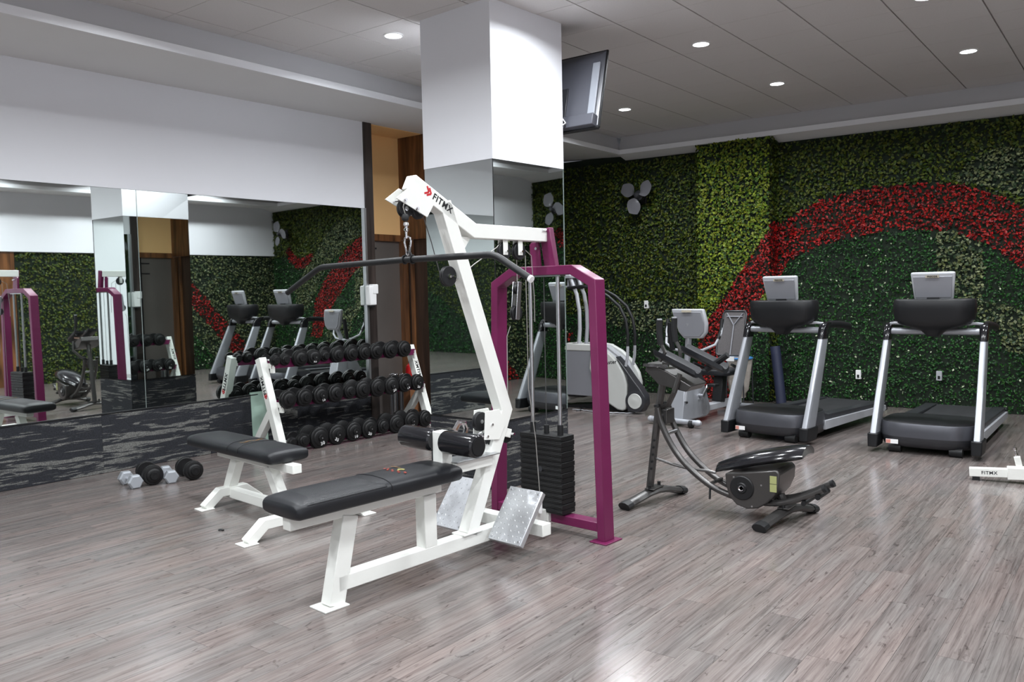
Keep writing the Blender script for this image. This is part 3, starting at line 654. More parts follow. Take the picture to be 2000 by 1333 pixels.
    # cables
    ck=lambda pts,m=M_cable,r=.0028,n='cable': MB().pipe(pts,r,6).build(n,m,t)
    ck([(hx,.590,1.895),(hx,.578,1.93),(hx-.01,.60,1.965)])
    ck([(c,.735,1.90),(c,.79,1.76),(c,.852,1.575),(c,.865,1.545),(c,.90,1.524),(c,.945,1.54)],M_cabled)
    ck([(c,.94,1.54),(c,1.10,1.64),(c,1.30,1.745),(c,1.34,1.775)])
    ck([(c,1.54,1.735),(c,1.60,1.70),(c-.0,1.62,1.45),(c,1.62,1.30)])
    ck([(tc-.0,1.715,.655),(tc,1.715,1.60)],M_cabled)
    ck([(c-.055,1.46,1.28),(c-.075,1.45,1.22),(c-.08,1.45,.9),(c-.06,1.42,.62)])
    ck([(c+.0,1.545,1.70),(c+.005,1.545,.90),(c+.04,1.56,.60),(c+.06,1.57,.22)])
    MB().cyl((c+.06,1.57,.14),(c+.06,1.57,.22),.012,10).build('cable_end',M_wht,t)
    # hanging pulley block
    b=MB().bar([(1.50,1.545),(1.475,1.32)],.035,'x',c-.052,c-.046).build('pulley_block_plate',M_steel,t,bevel=.004)
    b=MB().bar([(1.50,1.545),(1.475,1.32)],.035,'x',c-.012,c-.006).build('pulley_block_plate',M_steel,t,bevel=.004)
    pulley(1.485,1.36,.045,c-.03); pulley(1.50,1.50,.03,c-.03)
    ck([(c-.03,1.502,1.54),(c-.03,1.50,1.69)])
    # lettering on the arm
    d=Vector((0,.416,-.224)).normalized(); up=Vector((0,.224,.416)).normalized(); o=Vector((c+h+.0006,.672,2.052))
    text('lettering','FITMX',.050,M_blk,t,o+d*.194+up*.002,d,up,off=.0011)
    for k in range(2):
        b=MB(); q=o+d*(.082+.018*k)+up*.004
        for s in (1,-1):
            a1=q-d*.022+up*.022*s; a2=q+d*.002
            nrm=(a2-a1).normalized(); sd=Vector((0,-nrm.z,nrm.y))*.0052
            b.add([a1+sd,a1-sd,a2-sd,a2+sd,a1+sd+Vector((.0008,0,0)),a1-sd+Vector((.0008,0,0)),a2-sd+Vector((.0008,0,0)),a2+sd+Vector((.0008,0,0))],[(0,1,2,3),(4,5,6,7),(0,1,5,4),(1,2,6,5),(2,3,7,6),(3,0,4,7)])
        b.build('chevron_mark',M_red,t,smooth=0)
    return t
lat_machine()
# ================================================================ FLAT BENCH
def bench():
    t=thing('flat_bench','white flat bench with black padded top standing between the mirror wall and the cable machine','bench',(-4.95,3.4,0),-5.6)
    yc=.022; h=.034
    q=pad_mesh(1.15,.31,.085,.014); q.v=[(-.635+v[0],yc+v[1],.395+v[2]) for v in q.v]; pad=q.build('bench_pad',M_vinyl,t,smooth=50)
    for xx in (.12,-.02):
        pts=[]
        for k in range(17):
            a=pi*k/16; u=math.copysign(abs(math.cos(a))**.4,math.cos(a)); v=math.sin(a)**.48
            pts.append((xx,yc+u*.156,.438+v*.0435+.014*(1-u*u)))
        MB().pipe(pts,.0025,6).build('seam_piping',M_blk,pad)
    mk=MB()
    for k in range(10):
        y=yc-.09+.018*k; x=.055+.012*math.sin(k*1.3); mk.box(x-.010,x+.010,y-.006,y+.006,.4925,.4945)
    mk.build('embroidered_mark',mat('ochre_print',(.16,.09,.035),.6),pad,smooth=0)
    B=lambda p,th,n: MB().bar(p,th,'y',yc-h,yc+h).build(n,M_white,t,bevel=.004)
    B([(-.40,.365),(.60,.365)],.058,'seat_rail')
    B([(-.165,.340),(-.30,.10)],.075,'leg'); B([(.27,.340),(.43,.10)],.075,'leg')
    B([(-.33,.085),(.72,.085)],.068,'base_beam')
    for x0,hw in ((-.27,.21),(.72,.44)):
        MB().bar([(yc-hw,.006),(yc-hw+.115,.100),(yc+hw-.115,.100),(yc+hw,.006)],.062,'x',x0-h,x0+h).build('cross_foot',M_white,t,bevel=.004)
        for s in (-1,1): MB().box(x0-.055,x0+.055,yc+s*hw-.05,yc+s*hw+.05,0,.007).build('foot_plate',M_white,t,bevel=.002)
bench()
# ================================================================ DUMBBELL RACK
RK=(-6.473,4.841); RA=-3
def rack():
    t=thing('dumbbell_rack','white three-tier dumbbell rack with purple rails against the mirror wall','rack',(RK[0],RK[1],0),RA)
    for y in (.0,1.935):
        a=MB().bar([(0,.005),(-.310,.885)],.082,'y',y-.038,y+.038).build('front_upright',M_white,t,bevel=.004)
        MB().bar([(-.13,.40),(-.46,.005)],.070,'y',y-.034,y+.034).build('rear_leg',M_white,t,bevel=.004)
        MB().box(-.07,.055,y-.05,y+.05,0,.007).build('foot_plate',M_white,t,bevel=.002)
        MB().box(-.515,-.41,y-.05,y+.05,0,.007).build('foot_plate',M_white,t,bevel=.002)
        for z,x in ((.775,-.195),(.40,-.07)):
            MB().box(x-.02,x+.035,y+(.038 if y<1 else -.060),y+(.060 if y<1 else -.038),z-.03,z+.03).build('rail_tab',M_white,t,bevel=.002)
    for z,x in ((.868,-.235),(.497,-.10),(.102,-.01)):
        zb=max(.012,z-.080)
        for dx in (-.055,.055):
            b=MB().box(x+dx-.003,x+dx+.003,.035,1.900,zb,z-.0135)
            b.build('shelf_rail',M_purple,t,smooth=0)
        if z>.2:
            for y in (.045,1.890): MB().box(x-.085,x+.075,y-.006,y+.006,zb,z-.03).build('rail_end_plate',M_white,t)
        else:
            for y in (.045,1.890): MB().box(x-.06,x+.06,y-.006,y+.006,zb,z-.03).build('rail_end_plate',M_purple,t)
    # lettering running down the outer faces
    up=Vector((-.310,0,.88)).normalized(); dn=-up
    o=Vector((-.310,0,.885))-up*.27
    text('lettering','FITMX',.060,M_blk,t,(o.x,-.0388,o.z),up,Vector((-up.z,0,up.x)),off=.002)
    o2=o-up*.13
    for k in range(2):
        b=MB(); q=Vector((o2.x,-.0385,o2.z))+up*.02*k; sd0=Vector((-up.z,0,up.x))
        for s in (1,-1):
            a1=q+up*.026+sd0*.022*s; a2=q; nr=(a2-a1).normalized(); s_=Vector((-nr.z,0,nr.x))*.006; e_=Vector((0,-.0008,0))
            b.add([a1+s_,a1-s_,a2-s_,a2+s_,a1+s_+e_,a1-s_+e_,a2-s_+e_,a2+s_+e_],[(0,1,2,3),(4,5,6,7),(0,1,5,4),(1,2,6,5),(2,3,7,6),(3,0,4,7)])
        b.build('chevron_mark',M_red,t,smooth=0)
    o=Vector((-.310,0,.885))-up*.28+Vector((up.z,0,-up.x))*.0415
    text('lettering','FITMX',.056,M_blk,t,(o.x,1.935,o.z),up,Vector((0,1,0)),off=.002)
    return t
rack()
NUM={}
def dumbbell(r,L,label,group,loc,deg,num=None,pitch=0,plates=3,m=None):
    t=thing('dumbbell',label,'dumbbell',loc,deg,group)
    t.rotation_euler=(0,math.radians(pitch),math.radians(deg))
    MB().cyl((-L*.28,0,0),(L*.28,0,0),.0135,12).build('handle',M_chrome,t)
    for s in (-1,1):
        w=L*.27; prof=[(.001,L*.5),(.030,L*.5),(.034,L*.5-.006),(.034,L*.5-.016),(r*.62,L*.5-.018),(r*.70,L*.5-.024),(r*.72,L*.5-.030),(r*.90,L*.5-.032),(r*.96,L*.5-.038)]
        if plates>=3: prof+=[(r*.96,L*.5-.050),(r*.90,L*.5-.052),(r*.90,L*.5-.055),(r,L*.5-.057)]
        prof+=[(r,L*.5-w+.004),(r*.95,L*.5-w),(.02,L*.5-w),(.001,L*.5-w)]
        hd=MB().lathe([(a,b) for a,b in prof],(0,0,0),(s,0,0),22).build('head',M_iron,t,smooth=40)
        if s>0 and num:
            text('number',num,r*.42,M_wht,hd,(L*.5-.0155,0,-r*.50 if num else 0),(0,1,0),(0,0,1),off=.0012)
        if s>0: MB().cyl((L*.5,0,0),(L*.5+.003,0,0),.007,8).build('bolt_head',M_steel if num else M_blackp,hd)
    return t
def loc_r(x,y,z):
    a=math.radians(RA); return (RK[0]+x*math.cos(a)-y*math.sin(a),RK[1]+x*math.sin(a)+y*math.cos(a),z)
ORD=['first','second','third','fourth','fifth','sixth','seventh','eighth','ninth','tenth','eleventh']
TIERS=[('top',.868,-.235,[(.055,.050),(.165,.055),(.315,.081),(.475,.078),(.610,.055),(.745,.074),(.920,.075),(1.080,.077),(1.244,.079),(1.440,.082),(1.630,.082)],['','','','25','','','','','','','']),
 ('middle',.497,-.10,[(.080,.084),(.255,.087),(.432,.088),(.610,.087),(.778,.068),(.945,.087),(1.135,.090),(1.325,.090),(1.505,.084),(1.680,.083)],['','','15','','','','','20','12','25']),
 ('bottom',.100,-.01,[(.055,.042),(.165,.068),(.342,.098),(.550,.093),(.745,.090),(.940,.094),(1.114,.074),(1.297,.090),(1.500,.096),(1.690,.088)],['','','30','35','10','20','','','15',''])]
for tn,z,x,items,nums in TIERS:
    items=[(y*1.045,r) for y,r in items]; rs=[r*1.12 for y,r in items]
    for k in range(len(rs)-1):
        g=items[k+1][0]-items[k][0]; ex=rs[k]+rs[k+1]-g
        if ex>-.002: rs[k]-=(ex+.002)/2; rs[k+1]-=(ex+.002)/2
    items=[(y,r) for (y,_),r in zip(items,rs)]
    for i,(y,r) in enumerate(items):
        L=.30 if r>.065 else .24
        pit=0; zz=z
        kind='small black round dumbbell' if r<.065 else 'black round dumbbell'
        extra=' marked %s'%nums[i] if nums[i] else ''
        a=dumbbell(r,L,'%s%s, %s from the left on the %s shelf of the rack'%(kind,extra,ORD[i],tn),'dumbbells on the %s shelf'%tn,loc_r(x,y,zz),RA+random.uniform(-3,3),nums[i] or None,pit,3 if r>.065 else 2)
        a.rotation_euler=(random.uniform(-.6,.6) if nums[i] else 0,math.radians(pit),a.rotation_euler[2])
# pale green board behind the rack's left end
g=MB().box(-.004,.004,-.085,.085,0,.535).build('green_board',M_greenpl,None,bevel=.001); g.location=(-6.992,4.975,0); g.rotation_euler=(0,math.radians(-2),math.radians(-4))
tag(g,'pale green board standing behind the left end of the dumbbell rack','board')
# ================================================================ DUMBBELLS ON THE FLOOR
def hexbell(label,p0,p1,r):
    p0=Vector(p0);p1=Vector(p1); c=(p0+p1)/2; d=p1-p0
    t=thing('hex_dumbbell',label,'dumbbell',(c.x,c.y,0),math.degrees(math.atan2(d.y,d.x)),'grey hex dumbbells on the floor')
    L=d.length; z=r*.866
    MB().cyl((-L/2,0,z),(L/2,0,z),.014,12).build('handle',M_chrome,t)
    for s in (-1,1):
        rings=[]
        for k,u in ((.8,-.036),(1,-.024),(1,.024),(.8,.036)):
            rings.append([Vector((s*L/2+u,k*r*math.cos(pi/3*j),z+k*r*math.sin(pi/3*j))) for j in range(6)])
        MB().loft(rings).build('head',M_hexg,t,smooth=20)
hexbell('grey hexagonal dumbbell nearest the mirror wall left of the round ones',(-6.495,3.333),(-6.295,3.300),.060)
hexbell('grey hexagonal dumbbell between the two round black dumbbells',(-6.42,3.632),(-6.215,3.560),.058)
def roundfloor(label,p0,p1,r):
    p0=Vector(p0);p1=Vector(p1); c=(p0+p1)/2; d=p1-p0
    return dumbbell(r,d.length+.10,label,'round dumbbells on the floor',(c.x,c.y,r),math.degrees(math.atan2(d.y,d.x)),None)
roundfloor('round black dumbbell on the floor between the two grey hex ones',(-6.50,3.503),(-6.272,3.441),.080)
roundfloor('round black dumbbell on the floor at the right end of the row by the bench',(-6.375,3.775),(-6.155,3.725),.078)
d=MB().lathe([(.001,.008),(.012,.007),(.018,.003),(.016,0),(.001,0)],(0,0,0),(0,0,1),8).box(.01,.03,-.006,.006,0,.007).build('rubber_scrap',M_blackp); d.location=(-4.68,3.0,0); tag(d,'tiny black scrap lying on the floor left of the flat bench foot','scrap')
# ================================================================ TREADMILLS
def treadmill(label,loc,deg):
    t=thing('treadmill',label,'treadmill',loc,deg,'treadmills facing the room')
    # hood (front motor cover), rounded in plan
    def ring(z,a,f,bk,e=5,n=40):
        out=[]
        for j in range(n):
            th=2*pi*j/n; u=math.copysign(abs(math.cos(th))**(2/e),math.cos(th)); v=math.copysign(abs(math.sin(th))**(2/3.2),math.sin(th))
            y=(f+bk)/2+v*(bk-f)/2
            if v<0: y+= .045*u*u*(-v)
            out.append(Vector((u*a,y,z)))
        return out
    MB().loft([ring(.050,.345,.10,.66),ring(.065,.370,.05,.68),ring(.120,.384,.018,.69),ring(.150,.388,.012,.69)]).build('hood_lower',M_dark,t,smooth=50)
    MB().loft([ring(.150,.388,.012,.685),ring(.200,.387,.014,.68),ring(.255,.383,.022,.67),ring(.268,.380,.028,.66)]).build('motor_hood',M_hood,t,smooth=30)
    MB().loft([ring(.266,.378,.030,.66),ring(.276,.366,.045,.65),ring(.280,.33,.09,.62)]).build('hood_top',M_blackp,t,smooth=30)
    # warning sticker on the hood
    st=MB().box(-.30,-.20,.028,.031,.085,.123).build('sticker',M_wht,t,smooth=0); MB().box(-.298,-.262,.026,.0285,.088,.120).build('sticker_print',mat('pale_red_print',(.6,.25,.2),.5),st,smooth=0)
    # feet wheels
    for x in (-.24,.24): MB().cyl((x-.05,.11,.042),(x+.05,.11,.042),.042,16).build('transport_wheel',M_rubber,t)
    for x in (-.30,.30): MB().cyl((x,1.98,0),(x,1.98,.07),.022,12).build('rear_foot',M_rubber,t)
    MB().box(-.31,.31,.50,2.02,.085,.125).build('deck_frame',M_blackp,t,bevel=.004)
    b=MB().box(-.255,.255,.56,2.06,.168,.180).build('running_belt',mat('running_belt',(.022,.023,.025),.6,noise=(20,.25)),t,bevel=.004)
    for s in (-1,1):
        x0,x1=(s*.262,s*.372) if s>0 else (s*.372,s*.262)
        MB().prism([(.52,.125),(.52,.245),(.62,.222),(2.05,.186),(2.08,.165),(2.08,.125)],'x',x0,x1).build('side_platform',M_dark,t,bevel=.004)
        xa,xb=(s*.372,s*.395) if s>0 else (s*.395,s*.372)
        MB().prism([(.50,.085),(.50,.175),(2.04,.150),(2.06,.105),(2.0,.085)],'x',xa,xb).build('side_rail',M_silverp,t,bevel=.004)
        MB().box(min(s*.25,s*.39),max(s*.25,s*.39),2.03,2.11,.085,.185).build('rear_cap',M_blackp,t,bevel=.012)
        # boots, posts, elbows, handrails
        xc=s*.405
        MB().loft([[Vector((xc+u*.040,.10+v*.115+.0,z)) for u,v in ((-1,-.9),(0,-1),(1,-.9),(1,.9),(0,1),(-1,.9))] for z in (.045,.06)]+[[Vector((xc+u*.043,.115+v*.125,z)) for u,v in ((-1,-.9),(0,-1),(1,-.9),(1,.9),(0,1),(-1,.9))] for z in (.12,.165)]).build('post_boot',M_blackp,t,bevel=.008)
        def pr(y,z,a,bb,dx=0):
            return [Vector((xc+dx+a*math.copysign(abs(math.cos(q))**.35,math.cos(q)),y+bb*math.copysign(abs(math.sin(q))**.45,math.sin(q)),z)) for q in [2*pi*k/16 for k in range(16)]]
        MB().loft([pr(.115,.165,.030,.098),pr(.235,.45,.029,.088,-s*.004),pr(.348,.72,.028,.078,-s*.010),pr(.455,.975,.027,.066,-s*.016)]).build('post',M_silver,t,smooth=50)
        MB().loft([pr(.453,.97,.031,.070,-s*.016),pr(.475,1.05,.033,.068,-s*.018),pr(.505,1.095,.035,.066,-s*.02),pr(.54,1.12,.033,.055,-s*.02),pr(.55,1.125,.02,.03,-s*.02)]).build('elbow',M_vinylr,t,smooth=50)
        MB().pipe([(xc-s*.02,.50,1.085),(xc-s*.02,.64,1.10),(xc-s*.012,.80,1.09),(xc,.98,1.07),(xc,1.02,1.055)],.028,12,sq=(1,1.25)).build('handrail',M_blackp,t,smooth=50)
        MB().pipe([(s*.24,.45,1.115),(s*.33,.45,1.120),(s*.372,.49,1.112)],.013,10).build('grip_arm',M_silverp,t)
    MB().pipe([(-.365,.46,1.048),(.365,.46,1.048)],.030,16,sq=(.8,1)).build('cross_bar',M_silver,t)
    # console pod, rounded wedge
    def cr(z,a,f,bk,n=36):
        return [Vector((a*math.copysign(abs(math.cos(q))**.55,math.cos(q)),(f+bk)/2+(bk-f)/2*math.copysign(abs(math.sin(q))**.75,math.sin(q)),z)) for q in [2*pi*k/n for k in range(n)]]
    MB().loft([cr(1.005,.05,.36,.46),cr(1.035,.075,.34,.50),cr(1.065,.11,.33,.52),cr(1.085,.19,.31,.55),cr(1.115,.285,.29,.58),cr(1.16,.322,.275,.60),cr(1.25,.332,.265,.62),cr(1.32,.328,.26,.62),cr(1.336,.318,.27,.60)]).build('console_pod',M_blackp,t,smooth=50)
    # display, tilted back toward the user: back shell faces the room
    def disp(name,w0,w1,z0,z1,y0,y1,th,m,par,bev=.012):
        return MB().add([(-w0,y0,z0),(w0,y0,z0),(w1,y1,z1),(-w1,y1,z1),(-w0*.96,y0+th,z0+.01),(w0*.96,y0+th,z0+.01),(w1*.97,y1+th,z1+.005),(-w1*.97,y1+th,z1+.005)],[(0,1,2,3),(7,6,5,4),(0,4,5,1),(1,5,6,2),(2,6,7,3),(3,7,4,0)]).build(name,m,par,bevel=bev,seg=3)
    d=disp('display_shell',.158,.182,1.325,1.572,.40,.335,.05,M_silverp,t,.018)
    disp('display_back',.146,.160,1.345,1.535,.388,.338,.012,M_screenb,d,.010)
    disp('display_screen',.140,.165,1.35,1.555,.452,.39,.004,M_blackp,d,.002)
    lab=MB().add([(-.055,.3335,1.523),(.055,.3335,1.523),(.055,.3285,1.545),(-.055,.3285,1.545),(-.055,.3365,1.523),(.055,.3365,1.523),(.055,.3315,1.545),(-.055,.3315,1.545)],[(0,1,2,3),(7,6,5,4),(0,4,5,1),(1,5,6,2),(2,6,7,3),(3,7,4,0)]).build('maker_label',mat('bronze_label',(.42,.38,.30),.4),d,smooth=0)
    text('maker_lettering','PRECOR',.020,M_dark,d,(0,.3295,1.534),(1,0,0),(0,-.22,1),off=.0006)
    MB().box(-.05,.05,.375,.385,1.335,1.352).build('vent_slot',M_blackp,d)
    return t
treadmill('silver and black treadmill at the right, in front of the variegated leaf stripe',(-1.495,7.68,0),0)
treadmill('silver and black treadmill at the left, next to the recumbent bike',(-2.885,7.66,0),-7)
# ================================================================ RECUMBENT BIKE
def bike():
    t=thing('recumbent_bike','silver recumbent exercise bike with mesh-back seat left of the treadmills','exercise bike',(-4.0,8.05,0),-4)
    MB().pipe([(-.27,.0,.055),(.27,.0,.055)],.030,14,sq=(1,1)).build('front_crossbar',M_silver,t)
    for x in (-.17,.21): MB().cyl((x-.02,-.01,.04),(x+.02,-.01,.04),.040,14).build('roller',M_rubber,t)
    for s in (-1,1): MB().lathe([(.001,0),(.034,0),(.034,.03),(.02,.05),(.001,.055)],(s*.27,0,.055),(s,0,0),14).build('end_cap',M_silverp,t)
    # shroud
    def sh(y,x0,x1,z0,z1): return [Vector((x,y,z)) for x,z in ((x0,z0),(x1,z0),(x1,z1-.03),(x1-.03,z1),(x0+.03,z1),(x0,z1-.03))]
    MB().loft([[Vector(p) for p in q] for q in (
        [(-.085,.02,.06),(.085,.02,.06),(.085,.02,.10),(.07,.13,.54),(-.07,.13,.54),(-.085,.02,.10)],
        [(-.105,.10,.05),(.105,.10,.05),(.105,.12,.12),(.085,.20,.60),(-.085,.20,.60),(-.105,.12,.12)],
        [(-.11,.30,.05),(.11,.30,.05),(.11,.32,.14),(.10,.32,.60),(-.10,.32,.60),(-.11,.32,.14)],
        [(-.11,.52,.05),(.11,.52,.05),(.11,.54,.14),(.10,.46,.46),(-.10,.46,.46),(-.11,.54,.14)],
        [(-.09,.62,.07),(.09,.62,.07),(.09,.64,.14),(.08,.58,.30),(-.08,.58,.30),(-.09,.64,.14)])]).build('shroud',M_silver,t,bevel=.015,seg=3)
    MB().prism([(.20,.545),(.33,.60),(.50,.44),(.40,.38)],'x',.098,.107).build('dark_shroud_panel',M_dark,t)
    MB().prism([(.07,.26),(.10,.26),(.155,.50),(.13,.52)],'x',.082,.100).build('shroud_groove',M_silverp,t,bevel=.004)
    MB().cyl((.10,.09,.25),(.112,.09,.25),.012,10).build('shroud_cap',M_blackp,t)
    text('shroud_lettering','PRECOR',.035,M_silverp,t,(.1135,.38,.26),(0,1,0),(0,0,1))
    # crank, pedals
    MB().cyl((-.16,.36,.30),(.16,.36,.30),.02,12).build('crank_axle',M_steel,t)
    for s in (-1,1):
        MB().bar([(.36,.30),(.36+s*.12,.30+s*.10)],.028,'x',s*.15-.008,s*.15+.008).build('crank_arm',M_steel,t)
        MB().box(min(s*.16,s*.26),max(s*.16,s*.26),.36+s*.12-.05,.36+s*.12+.05,.29+s*.10,.32+s*.10).build('pedal',M_blackp,t,bevel=.006)
    # main rail and rear base
    MB().bar([(.40,.115),(1.50,.115)],.075,'x',-.05,.05).build('seat_rail',M_silverp,t,bevel=.01)
    MB().pipe([(-.26,1.50,.05),(.26,1.50,.05)],.03,12).build('rear_crossbar',M_silver,t)
    # mast, console, handlebars
    MB().pipe([(.0,.26,.56),(.01,.285,.75),(.06,.22,.97),(.075,.19,1.10)],.034,14,sq=(1,1)).build('console_mast',M_silver,t,smooth=50)
    def d(name,pts,y,th,m,par,bev):
        n=len(pts); f=lambda x,z,k: (x+.075,.17+(z-1.1)*-.10+k,z)
        return MB().add([f(x,z,0) for x,z in pts]+[f(x,z,th) for x,z in pts],[tuple(range(n)),tuple(range(2*n-1,n-1,-1))]+[(i,n+i,n+(i+1)%n,(i+1)%n) for i in range(n)]).build(name,m,par,bevel=bev,seg=3)
    c=d('console_shell',[(-.195,1.25),(.190,1.25),(.225,1.10),(.215,1.0),(.16,.935),(-.06,.93),(-.12,1.0)],0,.055,M_silverp,t,.016)
    d('console_back',[(-.17,1.215),(.165,1.215),(.198,1.09),(.19,1.01),(.14,.955),(-.045,.95),(-.10,1.01)],0,.006,M_screenb,c,.004).location=(0,-.009,0)
    MB().box(.025,.135,.13,.146,1.215,1.238).build('maker_label',mat('bronze_label',(.42,.38,.30),.4),c,smooth=0)
    MB().pipe([(-.33,.45,1.10),(-.33,.42,1.0),(-.30,.36,.86),(-.18,.30,.80),(.0,.27,.78),(.18,.30,.80),(.30,.36,.86),(.34,.42,.98),(.34,.46,1.12)],.015,10).build('handlebar',M_silverp,t)
    for s in (-1,1): MB().pipe([(s*.335,.455,1.13),(s*.333,.43,1.0),(s*.318,.39,.92)],.021,10).build('grip',M_rubber,t)
    MB().pipe([(-.15,.24,.80),(-.16,.20,1.0),(-.15,.19,1.10)],.03,10).build('reading_rest_arm',M_blackp,t)
    # seat with mesh back
    MB().bar([(1.0,.15),(1.06,.46)],.10,'x',-.06,.06).build('seat_post',M_blackp,t,bevel=.008)
    q=pad_mesh(.40,.42,.07,.01); q.v=[(v[1],.86+v[0],.46+v[2]) for v in q.v]; q.build('seat',M_vinyl,t,smooth=50)
    MB().box(-.035,.065,1.26,1.275,.60,.655).build('paper_notice',M_wht,t,smooth=0)
    # back frame outline + mesh panel + Y brace
    def bk(x,z): return (x,1.30+(z-.65)*.28,z)
    ol=[(-.185,.685),(-.19,.80),(-.165,.95),(-.15,1.06),(-.155,1.15),(-.13,1.185),(.12,1.185),(.145,1.15),(.14,1.06),(.155,.95),(.18,.80),(.175,.685),(.15,.665),(-.16,.665),(-.185,.685)]
    fr=MB().pipe([bk(*p) for p in ol],.012,8,caps=False).build('seat_back_frame',M_dark,t)
    n=len(ol)-1
    MB().add([bk(*p) for p in ol[:-1]]+[tuple(Vector(bk(*p))+Vector((0,.006,0))) for p in ol[:-1]],[tuple(range(n)),tuple(range(2*n-1,n-1,-1))]+[(i,n+i,n+(i+1)%n,(i+1)%n) for i in range(n)]).build('mesh_panel',M_mesh,fr,smooth=0)
    for pts in ([(0,.67),(0,1.02)],[(0,1.02),(-.10,1.16)],[(0,1.02),(.10,1.16)],[(-.10,1.12),(.10,1.12)]): MB().pipe([tuple(Vector(bk(*p))+Vector((0,-.010,0))) for p in pts],.0075,6).build('back_brace',M_screenb,fr)
    for s in (-1,1): MB().pipe([(s*.20,1.20,.50),(s*.24,1.02,.55),(s*.24,.86,.60)],.016,10).build('side_grip',M_blackp,t)
    return t
bike()
# ================================================================ STAIR STEPPER
def stepper():
    t=thing('stair_stepper','grey stair stepper with rounded shell and wheel behind the purple machine frame','stair climber',(-5.3,8.9,0),0)
    prof=[(-.44,.80),(-.20,.825),(.02,.795),(.17,.72),(.30,.61),(.40,.46),(.43,.34),(.42,.22),(.46,.05),(.40,.02),(.20,.04),(.05,.17),(-.16,.42),(-.26,.66),(-.43,.67)]
    near=[(-.06,.805),(.02,.795),(.11,.76),(.21,.70),(.306,.611),(.39,.48),(.43,.35),(.425,.18),(.41,.05),(.37,.025),(.30,.035),(.18,.10),(.06,.21),(-.03,.34),(-.09,.52)]
    MB().prism(near,'y',-.335,-.27).build('side_shell',M_cream,t,bevel=.020,seg=3)
    MB().box(-.455,-.06,-.30,-.27,.17,.73).build('front_panel',M_screenb,t,bevel=.008)
    MB().box(-.460,-.05,-.31,-.26,.725,.812).build('panel_cap',M_cream,t,bevel=.012)
    MB().prism(prof,'y',.02,.08).build('side_shell',M_cream,t,bevel=.018,seg=3)
    MB().prism([(-.44,.79),(.0,.79),(.28,.60),(.40,.30),(.40,.10),(.10,.10),(-.15,.35),(-.26,.60),(-.44,.62)],'y',-.26,.02).build('body_cover',M_silverp,t,bevel=.01)
    MB().prism([(.28,.675),(.34,.62),(.44,.50),(.52,.40),(.60,.31),(.665,.22),(.672,.12),(.62,.03),(.44,.02),(.43,.10),(.445,.22),(.455,.34),(.43,.45),(.35,.575)],'y',-.335,-.20).build('wheel_fairing',M_dark,t,bevel=.012)
    wfr=MB().lathe([(.001,-.02),(.030,-.02),(.060,-.012),(.088,-.014),(.092,-.006),(.092,.03),(.001,.03)],(.545,-.34,.155),(0,1,0),28).build('wheel_disc',M_cream,t)
    MB().lathe([(.092,-.01),(.128,-.006),(.130,.05),(.092,.05)],(.545,-.335,.155),(0,1,0),28).build('wheel_tyre',M_dark,t)
    MB().box(-.47,-.44,-.32,.08,.62,.815).build('front_cap',M_cream,t,bevel=.01)
    MB().prism([(-.47,.17),(-.47,.64),(-.40,.64),(-.28,.40),(-.34,.17)],'y',-.25,.02).build('pedal_well',M_hood,t)
    MB().box(-.62,-.22,-.27,-.13,.145,.175).build('pedal',M_rubber,t,bevel=.006); MB().box(-.62,-.22,-.10,.04,.205,.235).build('pedal',M_rubber,t,bevel=.006)
    MB().box(-.49,-.44,-.33,.09,.10,.165).build('front_bumper',M_cream,t,bevel=.008)
    MB().prism([(-.50,0),(-.50,.03),(.30,.10),(.35,.03),(.3,0)],'y',-.22,.02).build('base',M_blackp,t)
    for y in (-.27,-.10):
        s=1 if y<0 else -1
        MB().pipe([(-.27,y,.80),(-.252,y,1.00),(-.255,y,1.22),(-.29,y,1.42),(-.36,y,1.58),(-.40,y,1.66)],.024,12,sq=(1,1)).build('console_tube',M_silverp,t)
        MB().pipe([(-.40,y-.03,1.50),(-.20,y-.03,1.52),(-.02,y-.03,1.49),(.18,y-.03,1.39),(.33,y-.03,1.27),(.41,y-.03,1.12),(.437,y-.03,.95),(.435,y-.03,.80)],.019,12).build('handrail_sleeve',M_rubber,t)
        MB().pipe([(.435,y-.03,.80),(.43,y-.03,.68),(.405,y-.03,.56)],.018,10).build('handrail_tube',M_silverp,t)
    MB().box(-.46,-.34,-.33,.12,1.62,1.665).build('console_top',M_silverp,t,bevel=.01)
    MB().box(-.43,-.40,-.28,.07,1.50,1.62).build('console',M_screenb,t,bevel=.01)
    MB().pipe([(-.42,-.30,1.52),(-.42,.08,1.52)],.012,8).build('cross_handle',M_silverp,t)
    text('shell_lettering','StairMaster',.062,M_blk,t,(.135,-.3358,.592),(1,0,.13),(-.13,0,1),off=.0015)
    return t
stepper()
# cables on the floor
for k,(seed,lab) in enumerate(((3,'grey cable coiled on the floor under the stair stepper'),(5,'dark cable lying on the floor at the front of the stair stepper'))):
    r_=random.Random(seed); pts=[]; x,y=-5.62+.1*k,8.50-.08*k; a=.2
    for i in range(46):
        a+=r_.uniform(-.55,.55)+.10*math.sin(i*.4+k); x+=.022*math.cos(a)*1.0+.006; y+=.016*math.sin(a)
        pts.append((x,y,.007+.004*abs(math.sin(i))))
    o=MB().pipe(pts,.006,6).build('power_cable',M_silverp if k==0 else M_rubber); tag(o,lab,'cable')
